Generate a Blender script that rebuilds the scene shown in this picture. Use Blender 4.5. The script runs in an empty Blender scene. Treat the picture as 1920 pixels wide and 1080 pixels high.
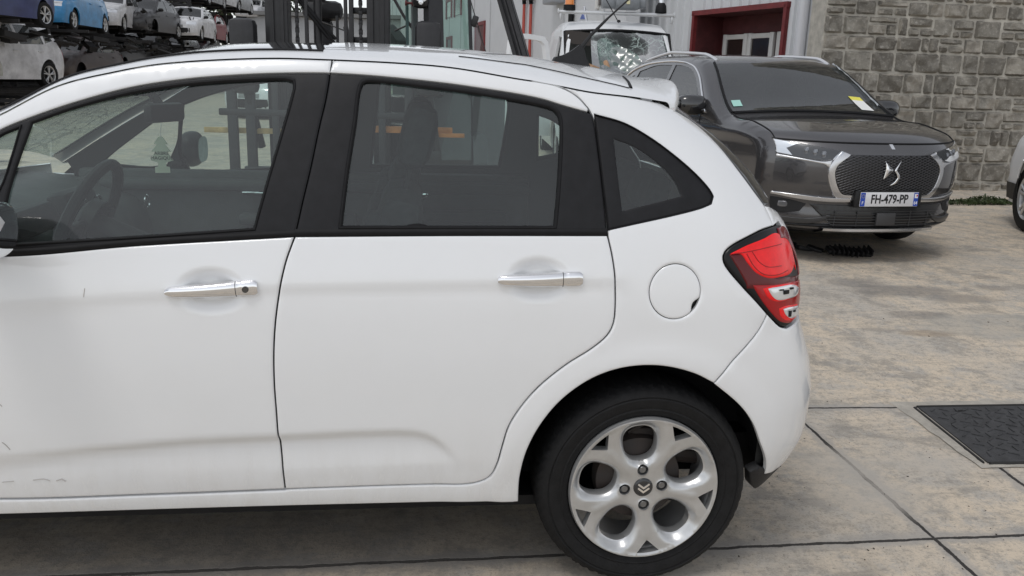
import bpy, bmesh, math, random
import numpy as np
from mathutils import Vector, Matrix, geometry, Euler
from math import sin, cos, pi, radians as R_
random.seed(7); np.random.seed(7)
SC = bpy.context.scene
COL = SC.collection
#MATHBEGIN
# ---------------------------------------------------------------- camera
CF, CP, CR, CY = 1555.4, 0.245905, -0.030827, 0.118259
CX = np.array([-0.64753, -2.07368, 1.42812])
_F = np.array([np.sin(CY)*np.cos(CP), np.cos(CY)*np.cos(CP), -np.sin(CP)])
_R = np.array([np.cos(CY), -np.sin(CY), 0.0]); _D = np.cross(_F, _R)
if _D[2] > 0: _D = -_D
_R2 = _R*np.cos(CR)+_D*np.sin(CR); _D2 = -_R*np.sin(CR)+_D*np.cos(CR)
def proj(X):
    X = np.atleast_2d(X)-CX; z = X@_F
    return np.stack([960+CF*(X@_R2)/z, 540+CF*(X@_D2)/z, z], 1)
def ray(px, py): return _F+_R2*(px-960)/CF+_D2*(py-540)/CF
def onY(px, py, y):
    d = ray(px, py); return CX+d*(y-CX[1])/d[1]
def onZ(px, py, z=0.0):
    d = ray(px, py); return CX+d*(z-CX[2])/d[2]
def atD(px, py, dep): return CX+ray(px, py)*dep
#MATHEND
#MATHBEGIN
# ---------------------------------------------------------------- hatchback body surface
YC = 0.864
def hermite(xs, ys):
    xs = np.array(xs, float); ys = np.array(ys, float)
    d = np.diff(ys)/np.diff(xs); m = np.zeros(len(xs)); m[0] = d[0]; m[-1] = d[-1]
    for i in range(1, len(xs)-1):
        if d[i-1]*d[i] > 0:
            w1 = 2*(xs[i+1]-xs[i])+(xs[i]-xs[i-1]); w2 = (xs[i+1]-xs[i])+2*(xs[i]-xs[i-1])
            m[i] = (w1+w2)/(w1/d[i-1]+w2/d[i])
    def f(x):
        x = np.asarray(x, float); i = np.clip(np.searchsorted(xs, x)-1, 0, len(xs)-2)
        h = xs[i+1]-xs[i]; t = (x-xs[i])/h; tc = np.clip(t, 0, 1)
        r = (2*tc**3-3*tc**2+1)*ys[i]+(tc**3-2*tc**2+tc)*h*m[i]+(-2*tc**3+3*tc**2)*ys[i+1]+(tc**3-tc**2)*h*m[i+1]
        return r+np.where(t < 0, t*h*m[0], 0)+np.where(t > 1, (t-1)*h*m[-1], 0)
    return f
_inset = hermite([.12,.20,.27,.33,.42,.55,.70,.80,.90,.98,1.03,1.10,1.2,1.3,1.4,1.47,1.53],
                 [.13,.085,.055,.040,.020,.006,.000,.004,.015,.029,.041,.065,.107,.152,.200,.243,.30])
# plan curve of a body corner, arc length parameter
def _plan(Lc, p1, L2):
    s = np.linspace(0, Lc+L2, 600); q = np.clip(s/Lc, 0, 1)
    ph = np.radians(p1)*(q*q*(3-2*q)*.6+q*q*.4)+np.radians(90-p1)*np.clip((s-Lc)/L2, 0, 1)
    ds = s[1]-s[0]
    x = np.concatenate([[0], np.cumsum((np.cos(ph[1:])+np.cos(ph[:-1]))/2*ds)])
    y = np.concatenate([[0], np.cumsum((np.sin(ph[1:])+np.sin(ph[:-1]))/2*ds)])
    return s, x, y
_PS, _PX, _PY = _plan(.52, 76, .75)
_FS, _FX, _FY = _plan(.75, 72, .75)
ZK = [.15,.25,.33,.42,.52,.62,.70,.78,.86,.94,1.02,1.10,1.18,1.26,1.34,1.42,1.5]
UK = [0.1, 0.13, 0.168, 0.186, 0.185, 0.168, 0.141, 0.114, 0.108, 0.094, 0.068, 0.019, -0.036, -0.114, -0.22, -0.33, -0.44]
u0r = hermite(ZK, UK)
u0f = hermite([.1,.3,.5,.7,.85,1.0,1.5], [-2.62,-2.6,-2.58,-2.54,-2.4,-2.1,-1.2])
zchar = lambda u: np.interp(u, [-2.4,-1.6613,-1.4611,-1.2831,-.9973,-.7573,-.4414,-.2], [.80,.8577,.8753,.8877,.9071,.9131,.919,.924])
zlow = lambda u: np.interp(u, [-2.2,-1.711,-1.498,-1.2431,-1.0048,-.8313,-.70,-.65,-.62,-.60,-.5786,-.5445,-.501,-.45], [.40,.4476,.4737,.4942,.5022,.509,.5105,.507,.499,.489,.472,.435,.39,.35])
def sstep(a, b, x):
    t = np.clip((x-a)/(b-a), 0, 1); return t*t*(3-2*t)
DISH = []   # (u, z, ru, rz, depth)
WRX = [(0.0, .305), (-2.466, .305)]
def feat(u, z):
    u = np.asarray(u, float); z = np.asarray(z, float)
    d = z-zchar(u)
    m = 1-sstep(-.16, -.04, u)
    y = -.0045*m*np.where(d > 0, np.exp(-(d/.07)**2), 1-sstep(0, .028, -d))
    d = z-zlow(u); m = 1-sstep(-.60, -.50, u)
    q = sstep(0, .036, -d)
    lo = np.clip((z-.385-.03*(u+1.0))/.10, 0, 1)
    y = y+.0225*m*np.where(d > 0, 0, q*(.25+.75*lo))
    for wx, wz in WRX:
        r = np.hypot(u-wx, z-wz); a = sstep(.62, .9, (z-wz+.35)/r*.9+.3)
        y = y-.007*(1-sstep(.40, .455, r))
    for (a, b, ru, rz, dp) in DISH:
        rr = np.sqrt(((u-a)/ru)**2+((z-b)/rz)**2); y = y+dp*(1-sstep(.35, 1.0, rr))
    return y
def P(u, z, off=0.0, f=True):
    u = np.asarray(u, float); z = np.asarray(z, float)
    a = u0r(z); b = u0f(z)
    sr = np.clip(u-a, 0, 1.27); sf = np.clip(b-u, 0, 1.5)
    x = np.where(u > a, a+np.interp(sr, _PS, _PX), np.where(u < b, b-np.interp(sf, _FS, _FX), u))
    y = np.interp(sr, _PS, _PY)+np.interp(sf, _FS, _FY)
    bow = .012*((np.clip(u, -2.4, .3)+.95)/1.25)**2
    y = _inset(z)+bow+y+(feat(u, z) if f else 0)
    if np.any(off):
        e = 1e-3
        h = np.interp(sr, _PS, np.gradient(_PY, _PS)); hh = np.interp(sr, _PS, np.gradient(_PX, _PS))
        sl = (_inset(z+e)-_inset(z-e))/(2*e); nn = np.sqrt(1+sl**2)
        x = x-off*h/nn; y = y+off*hh/nn; z = z-off*sl/nn*hh
    return np.stack([x, np.minimum(y, YC), z+0*x], -1)
def inv(px, py, g=None):
    "pixel of the photograph -> (u,z) on the body surface"
    w = onY(px, py, .08); uv = np.array([w[0], w[2]]) if g is None else np.array(g, float)
    for _ in range(40):
        r = proj(P(uv[0], uv[1], f=False))[0, :2]-np.array([px, py])
        if np.hypot(*r) < .02: break
        e = 1e-4
        J = np.stack([(proj(P(uv[0]+e, uv[1], f=False))[0, :2]-r-[px, py])/e, (proj(P(uv[0], uv[1]+e, f=False))[0, :2]-r-[px, py])/e], 1)
        try: st = np.linalg.solve(J, -r)
        except Exception: break
        n = np.hypot(*st); uv = uv+st*min(1, .05/max(n, 1e-9))
    return uv
#MATHEND
# ---------------------------------------------------------------- camera object, world, sun
cam_d = bpy.data.cameras.new('camera'); cam_o = bpy.data.objects.new('camera', cam_d); COL.objects.link(cam_o)
cam_d.sensor_fit = 'HORIZONTAL'; cam_d.sensor_width = 36.0; cam_d.lens = CF*36/1920; cam_d.clip_start = .05; cam_d.clip_end = 2000
_M = Matrix((list(_R2), list(-_D2), list(-_F))).transposed().to_4x4(); _M.translation = Vector(CX)
cam_o.matrix_world = _M; SC.camera = cam_o
SC.render.resolution_x = 1024; SC.render.resolution_y = 576
SC.view_settings.view_transform = 'Standard'; SC.view_settings.look = 'None'; SC.view_settings.gamma = 1
SC.view_settings.exposure = EXPO = .25
W = bpy.data.worlds.new('World'); SC.world = W; W.use_nodes = True
_n = W.node_tree.nodes; _l = W.node_tree.links
sky = _n.new('ShaderNodeTexSky'); sky.sky_type = 'NISHITA'; sky.sun_disc = False
SUN_EL, SUN_AZ = R_(66), R_(222)
sky.sun_elevation = SUN_EL; sky.sun_rotation = SUN_AZ; sky.air_density = 1.0; sky.dust_density = .8; sky.ozone_density = 1.5
hs = _n.new('ShaderNodeHueSaturation'); hs.inputs['Saturation'].default_value = .20
_l.new(sky.outputs[0], hs.inputs['Color']); _l.new(hs.outputs[0], _n['Background'].inputs['Color'])
_n['Background'].inputs['Strength'].default_value = .15
sl = bpy.data.lights.new('sun', 'SUN'); sl.energy = .6; sl.angle = R_(16); sl.color = (1, .97, .93)
so = bpy.data.objects.new('sun', sl); COL.objects.link(so)
_sd = Vector((sin(SUN_AZ)*cos(SUN_EL), cos(SUN_AZ)*cos(SUN_EL), sin(SUN_EL)))
so.rotation_euler = (-_sd).to_track_quat('-Z', 'Y').to_euler()

# ---------------------------------------------------------------- materials
MATS = {}
def mat(name, col=(.5, .5, .5), rough=.5, metal=0., coat=0., spec=.5, noise=None, bump=None, coatr=.05):
    if name in MATS: return MATS[name]
    m = bpy.data.materials.new(name); m.use_nodes = True; MATS[name] = m
    n, l = m.node_tree.nodes, m.node_tree.links; b = n['Principled BSDF']
    b.inputs['Base Color'].default_value = (*col, 1); b.inputs['Roughness'].default_value = rough
    b.inputs['Metallic'].default_value = metal; b.inputs['Coat Weight'].default_value = coat; b.inputs['Coat Roughness'].default_value = coatr
    b.inputs['Specular IOR Level'].default_value = spec
    tc = n.new('ShaderNodeTexCoord')
    if noise:
        t = n.new('ShaderNodeTexNoise'); t.inputs['Scale'].default_value = noise[0]; t.inputs['Detail'].default_value = 6; t.inputs['Roughness'].default_value = .65
        l.new(tc.outputs['Object'], t.inputs['Vector'])
        r = n.new('ShaderNodeMapRange'); r.inputs[1].default_value = .3; r.inputs[2].default_value = .7
        l.new(t.outputs['Fac'], r.inputs[0])
        mx = n.new('ShaderNodeMix'); mx.data_type = 'RGBA'; l.new(r.outputs[0], mx.inputs['Factor'])
        c2 = noise[2] if len(noise) > 2 else tuple(c*(1-noise[1]) for c in col)
        mx.inputs[6].default_value = (*c2, 1); mx.inputs[7].default_value = (*[min(1, c*(1+(noise[1] if len(noise) < 3 else 0))) for c in col], 1)
        l.new(mx.outputs[2], b.inputs['Base Color'])
    if bump:
        t = n.new('ShaderNodeTexNoise'); t.inputs['Scale'].default_value = bump[0]; t.inputs['Detail'].default_value = 5
        l.new(tc.outputs['Object'], t.inputs['Vector'])
        bp = n.new('ShaderNodeBump'); bp.inputs['Strength'].default_value = bump[1]; bp.inputs['Distance'].default_value = .01
        l.new(t.outputs['Fac'], bp.inputs['Height']); l.new(bp.outputs[0], b.inputs['Normal'])
    return m
def glassmat(name, tint=(.75, .85, .80), refl=1.0, rough=0.0, ior=1.65, dust_haze=0.0, crack=0.0, crackscale=9, crackcol=(.75, .9, .85)):
    if name in MATS: return MATS[name]
    m = bpy.data.materials.new(name); m.use_nodes = True; MATS[name] = m
    n, l = m.node_tree.nodes, m.node_tree.links; n.remove(n['Principled BSDF']); out = n['Material Output']
    tr = n.new('ShaderNodeBsdfTransparent'); tr.inputs[0].default_value = (*tint, 1)
    gl = n.new('ShaderNodeBsdfGlossy'); gl.inputs['Roughness'].default_value = rough; gl.inputs[0].default_value = (refl, refl, refl, 1)
    fr = n.new('ShaderNodeFresnel'); fr.inputs[0].default_value = ior
    mx = n.new('ShaderNodeMixShader'); l.new(fr.outputs[0], mx.inputs[0]); l.new(tr.outputs[0], mx.inputs[1]); l.new(gl.outputs[0], mx.inputs[2])
    last = mx
    if dust_haze or crack:
        df = n.new('ShaderNodeBsdfDiffuse'); df.inputs[0].default_value = (.55, .6, .6, 1)
        tc = n.new('ShaderNodeTexCoord')
        no = n.new('ShaderNodeTexNoise'); no.inputs['Scale'].default_value = 3; no.inputs['Detail'].default_value = 8; l.new(tc.outputs['Object'], no.inputs[0])
        mr = n.new('ShaderNodeMapRange'); mr.inputs[1].default_value = .2; mr.inputs[2].default_value = .8; mr.inputs[3].default_value = dust_haze*.6; mr.inputs[4].default_value = dust_haze*1.4
        l.new(no.outputs[0], mr.inputs[0]); f = mr.outputs[0]
        if crack:
            df.inputs[0].default_value = (*crackcol, 1)
            ds = n.new('ShaderNodeTexNoise'); ds.inputs['Scale'].default_value = 5; l.new(tc.outputs['Object'], ds.inputs[0])
            va = n.new('ShaderNodeVectorMath'); va.operation = 'MULTIPLY_ADD'; va.inputs[1].default_value = (.25, .25, .25); l.new(ds.outputs['Color'], va.inputs[0]); l.new(tc.outputs['Object'], va.inputs[2])
            w = None
            for sc in (crackscale, crackscale*3.1):
                vo = n.new('ShaderNodeTexVoronoi'); vo.feature = 'DISTANCE_TO_EDGE'; vo.inputs['Scale'].default_value = sc; l.new(va.outputs[0], vo.inputs[0])
                c = n.new('ShaderNodeMapRange'); c.inputs[1].default_value = .0; c.inputs[2].default_value = .05; c.inputs[3].default_value = crack; c.inputs[4].default_value = 0
                l.new(vo.outputs[0], c.inputs[0])
                if w is None: w = c.outputs[0]
                else:
                    mm = n.new('ShaderNodeMath'); mm.operation = 'MAXIMUM'; l.new(w, mm.inputs[0]); l.new(c.outputs[0], mm.inputs[1]); w = mm.outputs[0]
            ms = n.new('ShaderNodeMapRange'); ms.inputs[1].default_value = .42; ms.inputs[2].default_value = .62; l.new(no.outputs[0], ms.inputs[0])
            m2 = n.new('ShaderNodeMath'); m2.operation = 'MULTIPLY'; l.new(w, m2.inputs[0]); l.new(ms.outputs[0], m2.inputs[1])
            a2 = n.new('ShaderNodeMath'); a2.operation = 'ADD'; a2.use_clamp = True; l.new(m2.outputs[0], a2.inputs[0]); l.new(f, a2.inputs[1]); f = a2.outputs[0]
        m3 = n.new('ShaderNodeMixShader'); l.new(f, m3.inputs[0]); l.new(mx.outputs[0], m3.inputs[1]); l.new(df.outputs[0], m3.inputs[2]); last = m3
    l.new(last.outputs[0], out.inputs['Surface'])
    return m
WHITE = mat('white_paint', (.78, .79, .80), .28, coat=.6, coatr=.03, noise=(2.2, .0, (.74, .745, .75)))
HPAINT = mat('hatchback_white_paint', (.80, .81, .82), .25, coat=.9, coatr=.02)
def _dirt(m):
    n, l = m.node_tree.nodes, m.node_tree.links; b = n['Principled BSDF']; g = n.new('ShaderNodeNewGeometry'); s = n.new('ShaderNodeSeparateXYZ'); l.new(g.outputs['Position'], s.inputs[0])
    z = n.new('ShaderNodeMapRange'); l.new(s.outputs[2], z.inputs[0]); z.inputs[1].default_value = .52; z.inputs[2].default_value = .24; z.inputs[3].default_value = .0; z.inputs[4].default_value = .28
    mp = n.new('ShaderNodeMapping'); mp.inputs['Scale'].default_value = (14, 14, 3); l.new(g.outputs['Position'], mp.inputs[0])
    a = n.new('ShaderNodeTexNoise'); a.inputs['Scale'].default_value = 1.6; a.inputs['Detail'].default_value = 8; a.inputs['Roughness'].default_value = .7; l.new(mp.outputs[0], a.inputs[0])
    r = n.new('ShaderNodeMapRange'); l.new(a.outputs[0], r.inputs[0]); r.inputs[1].default_value = .42; r.inputs[2].default_value = .72
    k = n.new('ShaderNodeMath'); k.operation = 'MULTIPLY'; l.new(z.outputs[0], k.inputs[0]); l.new(r.outputs[0], k.inputs[1])
    w = n.new('ShaderNodeTexNoise'); w.inputs['Scale'].default_value = 2.2; w.inputs['Detail'].default_value = 9; w.inputs['Roughness'].default_value = .75; l.new(g.outputs['Position'], w.inputs[0])
    r2 = n.new('ShaderNodeMapRange'); l.new(w.outputs[0], r2.inputs[0]); r2.inputs[1].default_value = .45; r2.inputs[2].default_value = .8; r2.inputs[4].default_value = .07
    ad = n.new('ShaderNodeMath'); ad.operation = 'ADD'; l.new(k.outputs[0], ad.inputs[0]); l.new(r2.outputs[0], ad.inputs[1])
    mx = n.new('ShaderNodeMix'); mx.data_type = 'RGBA'; l.new(ad.outputs[0], mx.inputs['Factor']); mx.inputs[6].default_value = (.80, .81, .82, 1); mx.inputs[7].default_value = (.52, .49, .44, 1); l.new(mx.outputs[2], b.inputs['Base Color'])
    rr = n.new('ShaderNodeMapRange'); l.new(ad.outputs[0], rr.inputs[0]); rr.inputs[2].default_value = .5; rr.inputs[3].default_value = .22; rr.inputs[4].default_value = .5; l.new(rr.outputs[0], b.inputs['Roughness'])
    sp = n.new('ShaderNodeTexNoise'); sp.inputs['Scale'].default_value = 1.3; sp.inputs['Detail'].default_value = 2; l.new(g.outputs['Position'], sp.inputs[0])
    bp = n.new('ShaderNodeBump'); bp.inputs['Strength'].default_value = .25; bp.inputs['Distance'].default_value = .012; l.new(sp.outputs[0], bp.inputs['Height']); l.new(bp.outputs[0], b.inputs['Coat Normal'])
_dirt(HPAINT)
GLOSSB = mat('satin_black_trim', (.010, .010, .0115), .5, spec=.28, noise=(30, .25))
RUB = mat('black_rubber', (.007, .007, .008), .6, spec=.25, noise=(25, .3))
PLAS = mat('black_plastic', (.013, .013, .014), .5, spec=.35, noise=(20, .25), bump=(300, .15))
DARK = mat('dark_interior', (.022, .024, .025), .75, noise=(12, .3))
TRIM = mat('grey_interior_trim', (.06, .065, .065), .65, noise=(9, .25), bump=(200, .1))
SEATM = mat('seat_fabric', (.035, .037, .04), .9, noise=(30, .4))
CHROME = mat('chrome', (.86, .86, .87), .07, metal=1)
STEEL = mat('steel', (.45, .45, .46), .35, metal=.8, noise=(14, .25))
ALLOY = mat('alloy_silver', (.60, .605, .61), .34, metal=.72, noise=(12, .0, (.50, .505, .50)))
CLEAR = mat('clear_lens', (.80, .82, .84), .08, metal=.6)
REDL = mat('red_lens', (.88, .010, .012), .16, coat=.2, spec=.3, noise=(40, .12))
REDD = mat('dark_red_lens', (.10, .003, .005), .12, coat=.25, spec=.3)
WHITETXT = mat('matt_white', (.80, .80, .80), .5)
BLACKTXT = mat('matt_black', (.015, .015, .015), .5)
GL_CAR = glassmat('green_tinted_glass', (.68, .81, .77), dust_haze=.034, ior=1.6)  # diffuse layer paints in the pale veil of sky reflections on the panes
GL_DARK = glassmat('dark_tinted_glass', (.16, .17, .18), dust_haze=.01)
GL_CRACK = glassmat('cracked_windscreen_glass', (.70, .80, .76), dust_haze=.08, crack=.95, crackscale=8)

# ---------------------------------------------------------------- object helpers
def tag(o, label=None, cat=None, group=None, kind=None):
    if label: o['label'] = label
    if cat: o['category'] = cat
    if group: o['group'] = group
    if kind: o['kind'] = kind
    return o
def thing(name, loc, label, cat, rz=0, group=None):
    o = bpy.data.objects.new(name, None); COL.objects.link(o); o.location = loc; o.rotation_euler = (0, 0, rz); o.empty_display_size = .2
    return tag(o, label, cat, group)
def obj(name, verts, faces, m, parent=None, smooth=True, sharp=35, loc=None, mats=None, fmat=None):
    me = bpy.data.meshes.new(name); me.from_pydata([tuple(map(float, v)) for v in verts], [], [tuple(map(int, f)) for f in faces]); 
    for mm in (mats or [m]): me.materials.append(mm)
    if fmat is not None: me.polygons.foreach_set('material_index', np.array(fmat, dtype=np.int32))
    me.validate()
    if smooth:
        me.polygons.foreach_set('use_smooth', [True]*len(me.polygons)); me.set_sharp_from_angle(angle=R_(sharp))
    me.update()
    o = bpy.data.objects.new(name, me); COL.objects.link(o)
    if parent is not None:
        o.parent = parent
    if loc is not None: o.location = loc
    return o
class MB:
    "collects shapes that end up as one mesh"
    def __init__(s): s.v = []; s.f = []; s.m = []; s.cm = 0
    def add(s, v, f):
        k = len(s.v); s.v += [tuple(map(float, p)) for p in v]; s.f += [tuple(i+k for i in q) for q in f]; s.m += [s.cm]*len(f); return s
    def box(s, c, d, rot=None, bev=0.0):
        x, y, z = [q/2 for q in d]; b = min(bev, x*.9, y*.9, z*.9)
        if b <= 0:
            P_ = [(sx*x, sy*y, sz*z) for sz in (-1, 1) for sy in (-1, 1) for sx in (-1, 1)]
            F_ = [(0, 2, 3, 1), (4, 5, 7, 6), (0, 1, 5, 4), (2, 6, 7, 3), (0, 4, 6, 2), (1, 3, 7, 5)]
        else:
            bm = bmesh.new(); bmesh.ops.create_cube(bm, size=1)
            for v in bm.verts: v.co = Vector((v.co.x*2*x, v.co.y*2*y, v.co.z*2*z))
            bmesh.ops.bevel(bm, geom=list(bm.edges)+list(bm.verts), offset=b, segments=2, affect='EDGES', profile=.5)
            P_ = [tuple(v.co) for v in bm.verts]; F_ = [tuple(v.index for v in f.verts) for f in bm.faces]; bm.free()
        M = Euler(rot).to_matrix() if rot is not None and not isinstance(rot, Matrix) else (rot or Matrix.Identity(3))
        return s.add([tuple(M@Vector(p)+Vector(c)) for p in P_], F_)
    def tube(s, pts, r, n=10, cap=True, flat=1.0):
        pts = [Vector(tuple(map(float, p))) for p in pts]; rs = r if hasattr(r, '__len__') else [r]*len(pts); V = []; F_ = []
        up = Vector((0, 0, 1)); t0 = (pts[1]-pts[0]).normalized()
        if abs(t0.dot(up)) > .9: up = Vector((0, 1, 0))
        for i, p in enumerate(pts):
            t = (pts[min(i+1, len(pts)-1)]-pts[max(i-1, 0)]).normalized()
            a = t.cross(up).normalized(); b = a.cross(t); up = b
            for k in range(n):
                w = 2*pi*k/n; V.append(tuple(p+(a*cos(w)+b*sin(w)*flat)*rs[i]))
        for i in range(len(pts)-1):
            for k in range(n): F_.append((i*n+k, (i+1)*n+k, (i+1)*n+(k+1) % n, i*n+(k+1) % n))
        if cap: F_.append(tuple(range(n))); F_.append(tuple((len(pts)-1)*n+k for k in reversed(range(n))))
        return s.add(V, F_)
    def lathe(s, prof, c, ax='y', n=48, a0=0, a1=2*pi):
        "prof: (r, h) pairs, swept round axis"
        V = []; F_ = []; m = len(prof); full = abs(a1-a0-2*pi) < 1e-6; k2 = n if full else n+1
        for k in range(k2):
            w = a0+(a1-a0)*k/n
            for r, h in prof:
                p = {'y': (r*cos(w), h, r*sin(w)), 'z': (r*cos(w), r*sin(w), h), 'x': (h, r*cos(w), r*sin(w))}[ax]
                V.append((p[0]+c[0], p[1]+c[1], p[2]+c[2]))
        for k in range(n):
            for i in range(m-1):
                a = k*m+i; b = ((k+1) % k2)*m+i; F_.append((a, b, b+1, a+1))
        return s.add(V, F_)
    def prism(s, poly, y0, y1, ax='y'):
        "polygon (a,b) extruded along ax"
        n = len(poly); f = {'y': lambda a, b, h: (a, h, b), 'x': lambda a, b, h: (h, a, b), 'z': lambda a, b, h: (a, b, h)}[ax]
        V = [f(a, b, y0) for a, b in poly]+[f(a, b, y1) for a, b in poly]
        F_ = [tuple(range(n)), tuple(reversed(range(n, 2*n)))]+[(i, i+n, (i+1) % n+n, (i+1) % n) for i in range(n)]
        return s.add(V, F_)
    def grid(s, G, flip=False):
        G = np.asarray(G); a, b = G.shape[:2]
        F_ = [(i*b+j, (i+1)*b+j, (i+1)*b+j+1, i*b+j+1) for i in range(a-1) for j in range(b-1)]
        if flip: F_ = [tuple(reversed(q)) for q in F_]
        return s.add(G.reshape(-1, 3), F_)
    def xf(s, M):
        s.v = [tuple(M@Vector(p)) for p in s.v]; return s
    def each(s, name, m, parent=None, **k):
        "one object per separate piece"
        par = list(range(len(s.v)))
        def find(i):
            while par[i] != i: par[i] = par[par[i]]; i = par[i]
            return i
        for f in s.f:
            for i in f[1:]: par[find(i)] = find(f[0])
        gr = {}
        for f in s.f: gr.setdefault(find(f[0]), []).append(f)
        for fs in gr.values():
            u = sorted({i for f in fs for i in f}); mp = {a: b for b, a in enumerate(u)}; b = MB(); b.add([s.v[i] for i in u], [tuple(mp[i] for i in f) for f in fs]); o = b.build(name, m, parent, **k)
        return o
    def build(s, name, m, parent=None, smooth=True, sharp=35, loc=None, fixn=False):
        ms = m if isinstance(m, (list, tuple)) else [m]
        o = obj(name, s.v, s.f, None, parent, smooth, sharp, loc, mats=ms, fmat=s.m if len(ms) > 1 else None)
        if fixn:
            bm = bmesh.new(); bm.from_mesh(o.data); bmesh.ops.recalc_face_normals(bm, faces=bm.faces); bm.to_mesh(o.data); bm.free()
        return o
def copy_tree(o, parent=None):
    c = o.copy(); COL.objects.link(c)
    if parent is not None: c.parent = parent
    for ch in list(o.children): copy_tree(ch, c)
    return c
# polygons
def crv(pts, closed=False, step=.012, corner=38):
    "Catmull-Rom through pts, kept sharp where it turns more than corner degrees, resampled"
    p = [np.array(q, float) for q in pts]; n = len(p)
    def turn(i):
        if not closed and (i == 0 or i == n-1): return True
        a = p[i]-p[i-1]; b = p[(i+1) % n]-p[i]
        c = np.dot(a, b)/max(1e-12, np.linalg.norm(a)*np.linalg.norm(b)); return np.degrees(np.arccos(np.clip(c, -1, 1))) > corner
    sh = [turn(i) for i in range(n)]; out = []
    for i in range(n if closed else n-1):
        a, b = p[i], p[(i+1) % n]
        a0 = a-(b-a) if sh[i] else p[i-1]; b1 = b+(b-a) if sh[(i+1) % n] else p[(i+2) % n]
        L = np.linalg.norm(b-a); k = max(1, int(np.ceil(L/step)))
        ma = (b-a) if sh[i] else (b-a0)/max(1e-9, (np.linalg.norm(a-a0)+L))*L
        mb = (b-a) if sh[(i+1) % n] else (b1-a)/max(1e-9, (np.linalg.norm(b1-b)+L))*L
        for j in range(k):
            t = j/k; out.append((2*t**3-3*t**2+1)*a+(t**3-2*t**2+t)*ma+(-2*t**3+3*t**2)*b+(t**3-t**2)*mb)
    if not closed: out.append(p[-1])
    return np.array(out)
def inset(poly, d):
    p = np.asarray(poly, float); A = .5*np.sum(p[:, 0]*np.roll(p[:, 1], -1)-np.roll(p[:, 0], -1)*p[:, 1])
    e = np.roll(p, -1, 0)-p; e /= np.maximum(1e-9, np.linalg.norm(e, axis=1))[:, None]
    nrm = np.stack([-e[:, 1], e[:, 0]], 1)*(1 if A > 0 else -1)
    m = nrm+np.roll(nrm, 1, 0); L = np.maximum(.35, np.sum(m*m, 1)); return p+m*(2*d/L)[:, None]
def pip(poly, q):
    poly = np.asarray(poly); q = np.asarray(q); x, y = q[:, 0], q[:, 1]; r = np.zeros(len(q), bool)
    a = poly; b = np.roll(poly, -1, 0)
    for (x1, y1), (x2, y2) in zip(a, b):
        c = ((y1 > y) != (y2 > y)); 
        if y1 != y2: r ^= c & (x < (x2-x1)*(y-y1)/(y2-y1)+x1)
    return r
def pdist(loops, q):
    q = np.asarray(q); d = np.full(len(q), 1e9)
    for L in loops:
        a = np.asarray(L); b = np.roll(a, -1, 0)
        for p1, p2 in zip(a, b):
            e = p2-p1; w = q-p1; t = np.clip((w@e)/max(1e-14, e@e), 0, 1); d = np.minimum(d, np.hypot(*(w-t[:, None]*e).T))
    return d
def cdt(outer, holes=(), step=.03, fine=(), rings=(.0025, .006)):
    loops = [np.asarray(outer)]+[np.asarray(h) for h in holes]
    lo, hi = loops[0].min(0), loops[0].max(0)
    def gridpts(s, lo, hi):
        gx = np.arange(lo[0]+s*.37, hi[0], s); gy = np.arange(lo[1]+s*.41, hi[1], s*.87)
        g = np.stack(np.meshgrid(gx, gy), -1); g[1::2, :, 0] += s*.5; return g.reshape(-1, 2)
    g = gridpts(step, lo, hi)
    g = g[pip(loops[0], g)]
    for (cx_, cz_, ru, rz, st) in fine:
        k = (np.abs(g[:, 0]-cx_) > ru) | (np.abs(g[:, 1]-cz_) > rz); g = g[k]
        h = gridpts(st, np.array([cx_-ru, cz_-rz]), np.array([cx_+ru, cz_+rz])); g = np.concatenate([g, h[pip(loops[0], h)]])
    for h in loops[1:]:
        if len(g): g = g[~pip(h, g)]
    if len(g): g = g[pdist(loops, g) > max(rings[-1]*1.6 if rings else step*.3, step*.3 if not fine else .006)]
    V = []; E = []
    for L in loops:
        k = len(V); V += [tuple(p) for p in L]; E += [(k+i, k+(i+1) % len(L)) for i in range(len(L))]
    R = []
    for r in rings:
        for i, L in enumerate(loops): R.append(inset(L, r if i == 0 else -r))
    if R:
        R = np.concatenate(R); k = pip(loops[0], R)
        for h in loops[1:]: k &= ~pip(h, R)
        R = R[k]; R = R[pdist(loops, R) > rings[0]*.7]; V += [tuple(p) for p in R]
    V += [tuple(p) for p in g]
    r = geometry.delaunay_2d_cdt([Vector(v) for v in V], E, [], 0, 1e-6)
    v = np.array([tuple(p) for p in r[0]]); f = np.array([tuple(t) for t in r[2]])
    c = v[f].mean(1); k = pip(loops[0], c)
    for h in loops[1:]: k &= ~pip(h, c)
    a = v[f]; ar = np.abs((a[:, 1, 0]-a[:, 0, 0])*(a[:, 2, 1]-a[:, 0, 1])-(a[:, 2, 0]-a[:, 0, 0])*(a[:, 1, 1]-a[:, 0, 1]))
    f = f[k & (ar > 1e-10)]
    return v, f, loops
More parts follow.
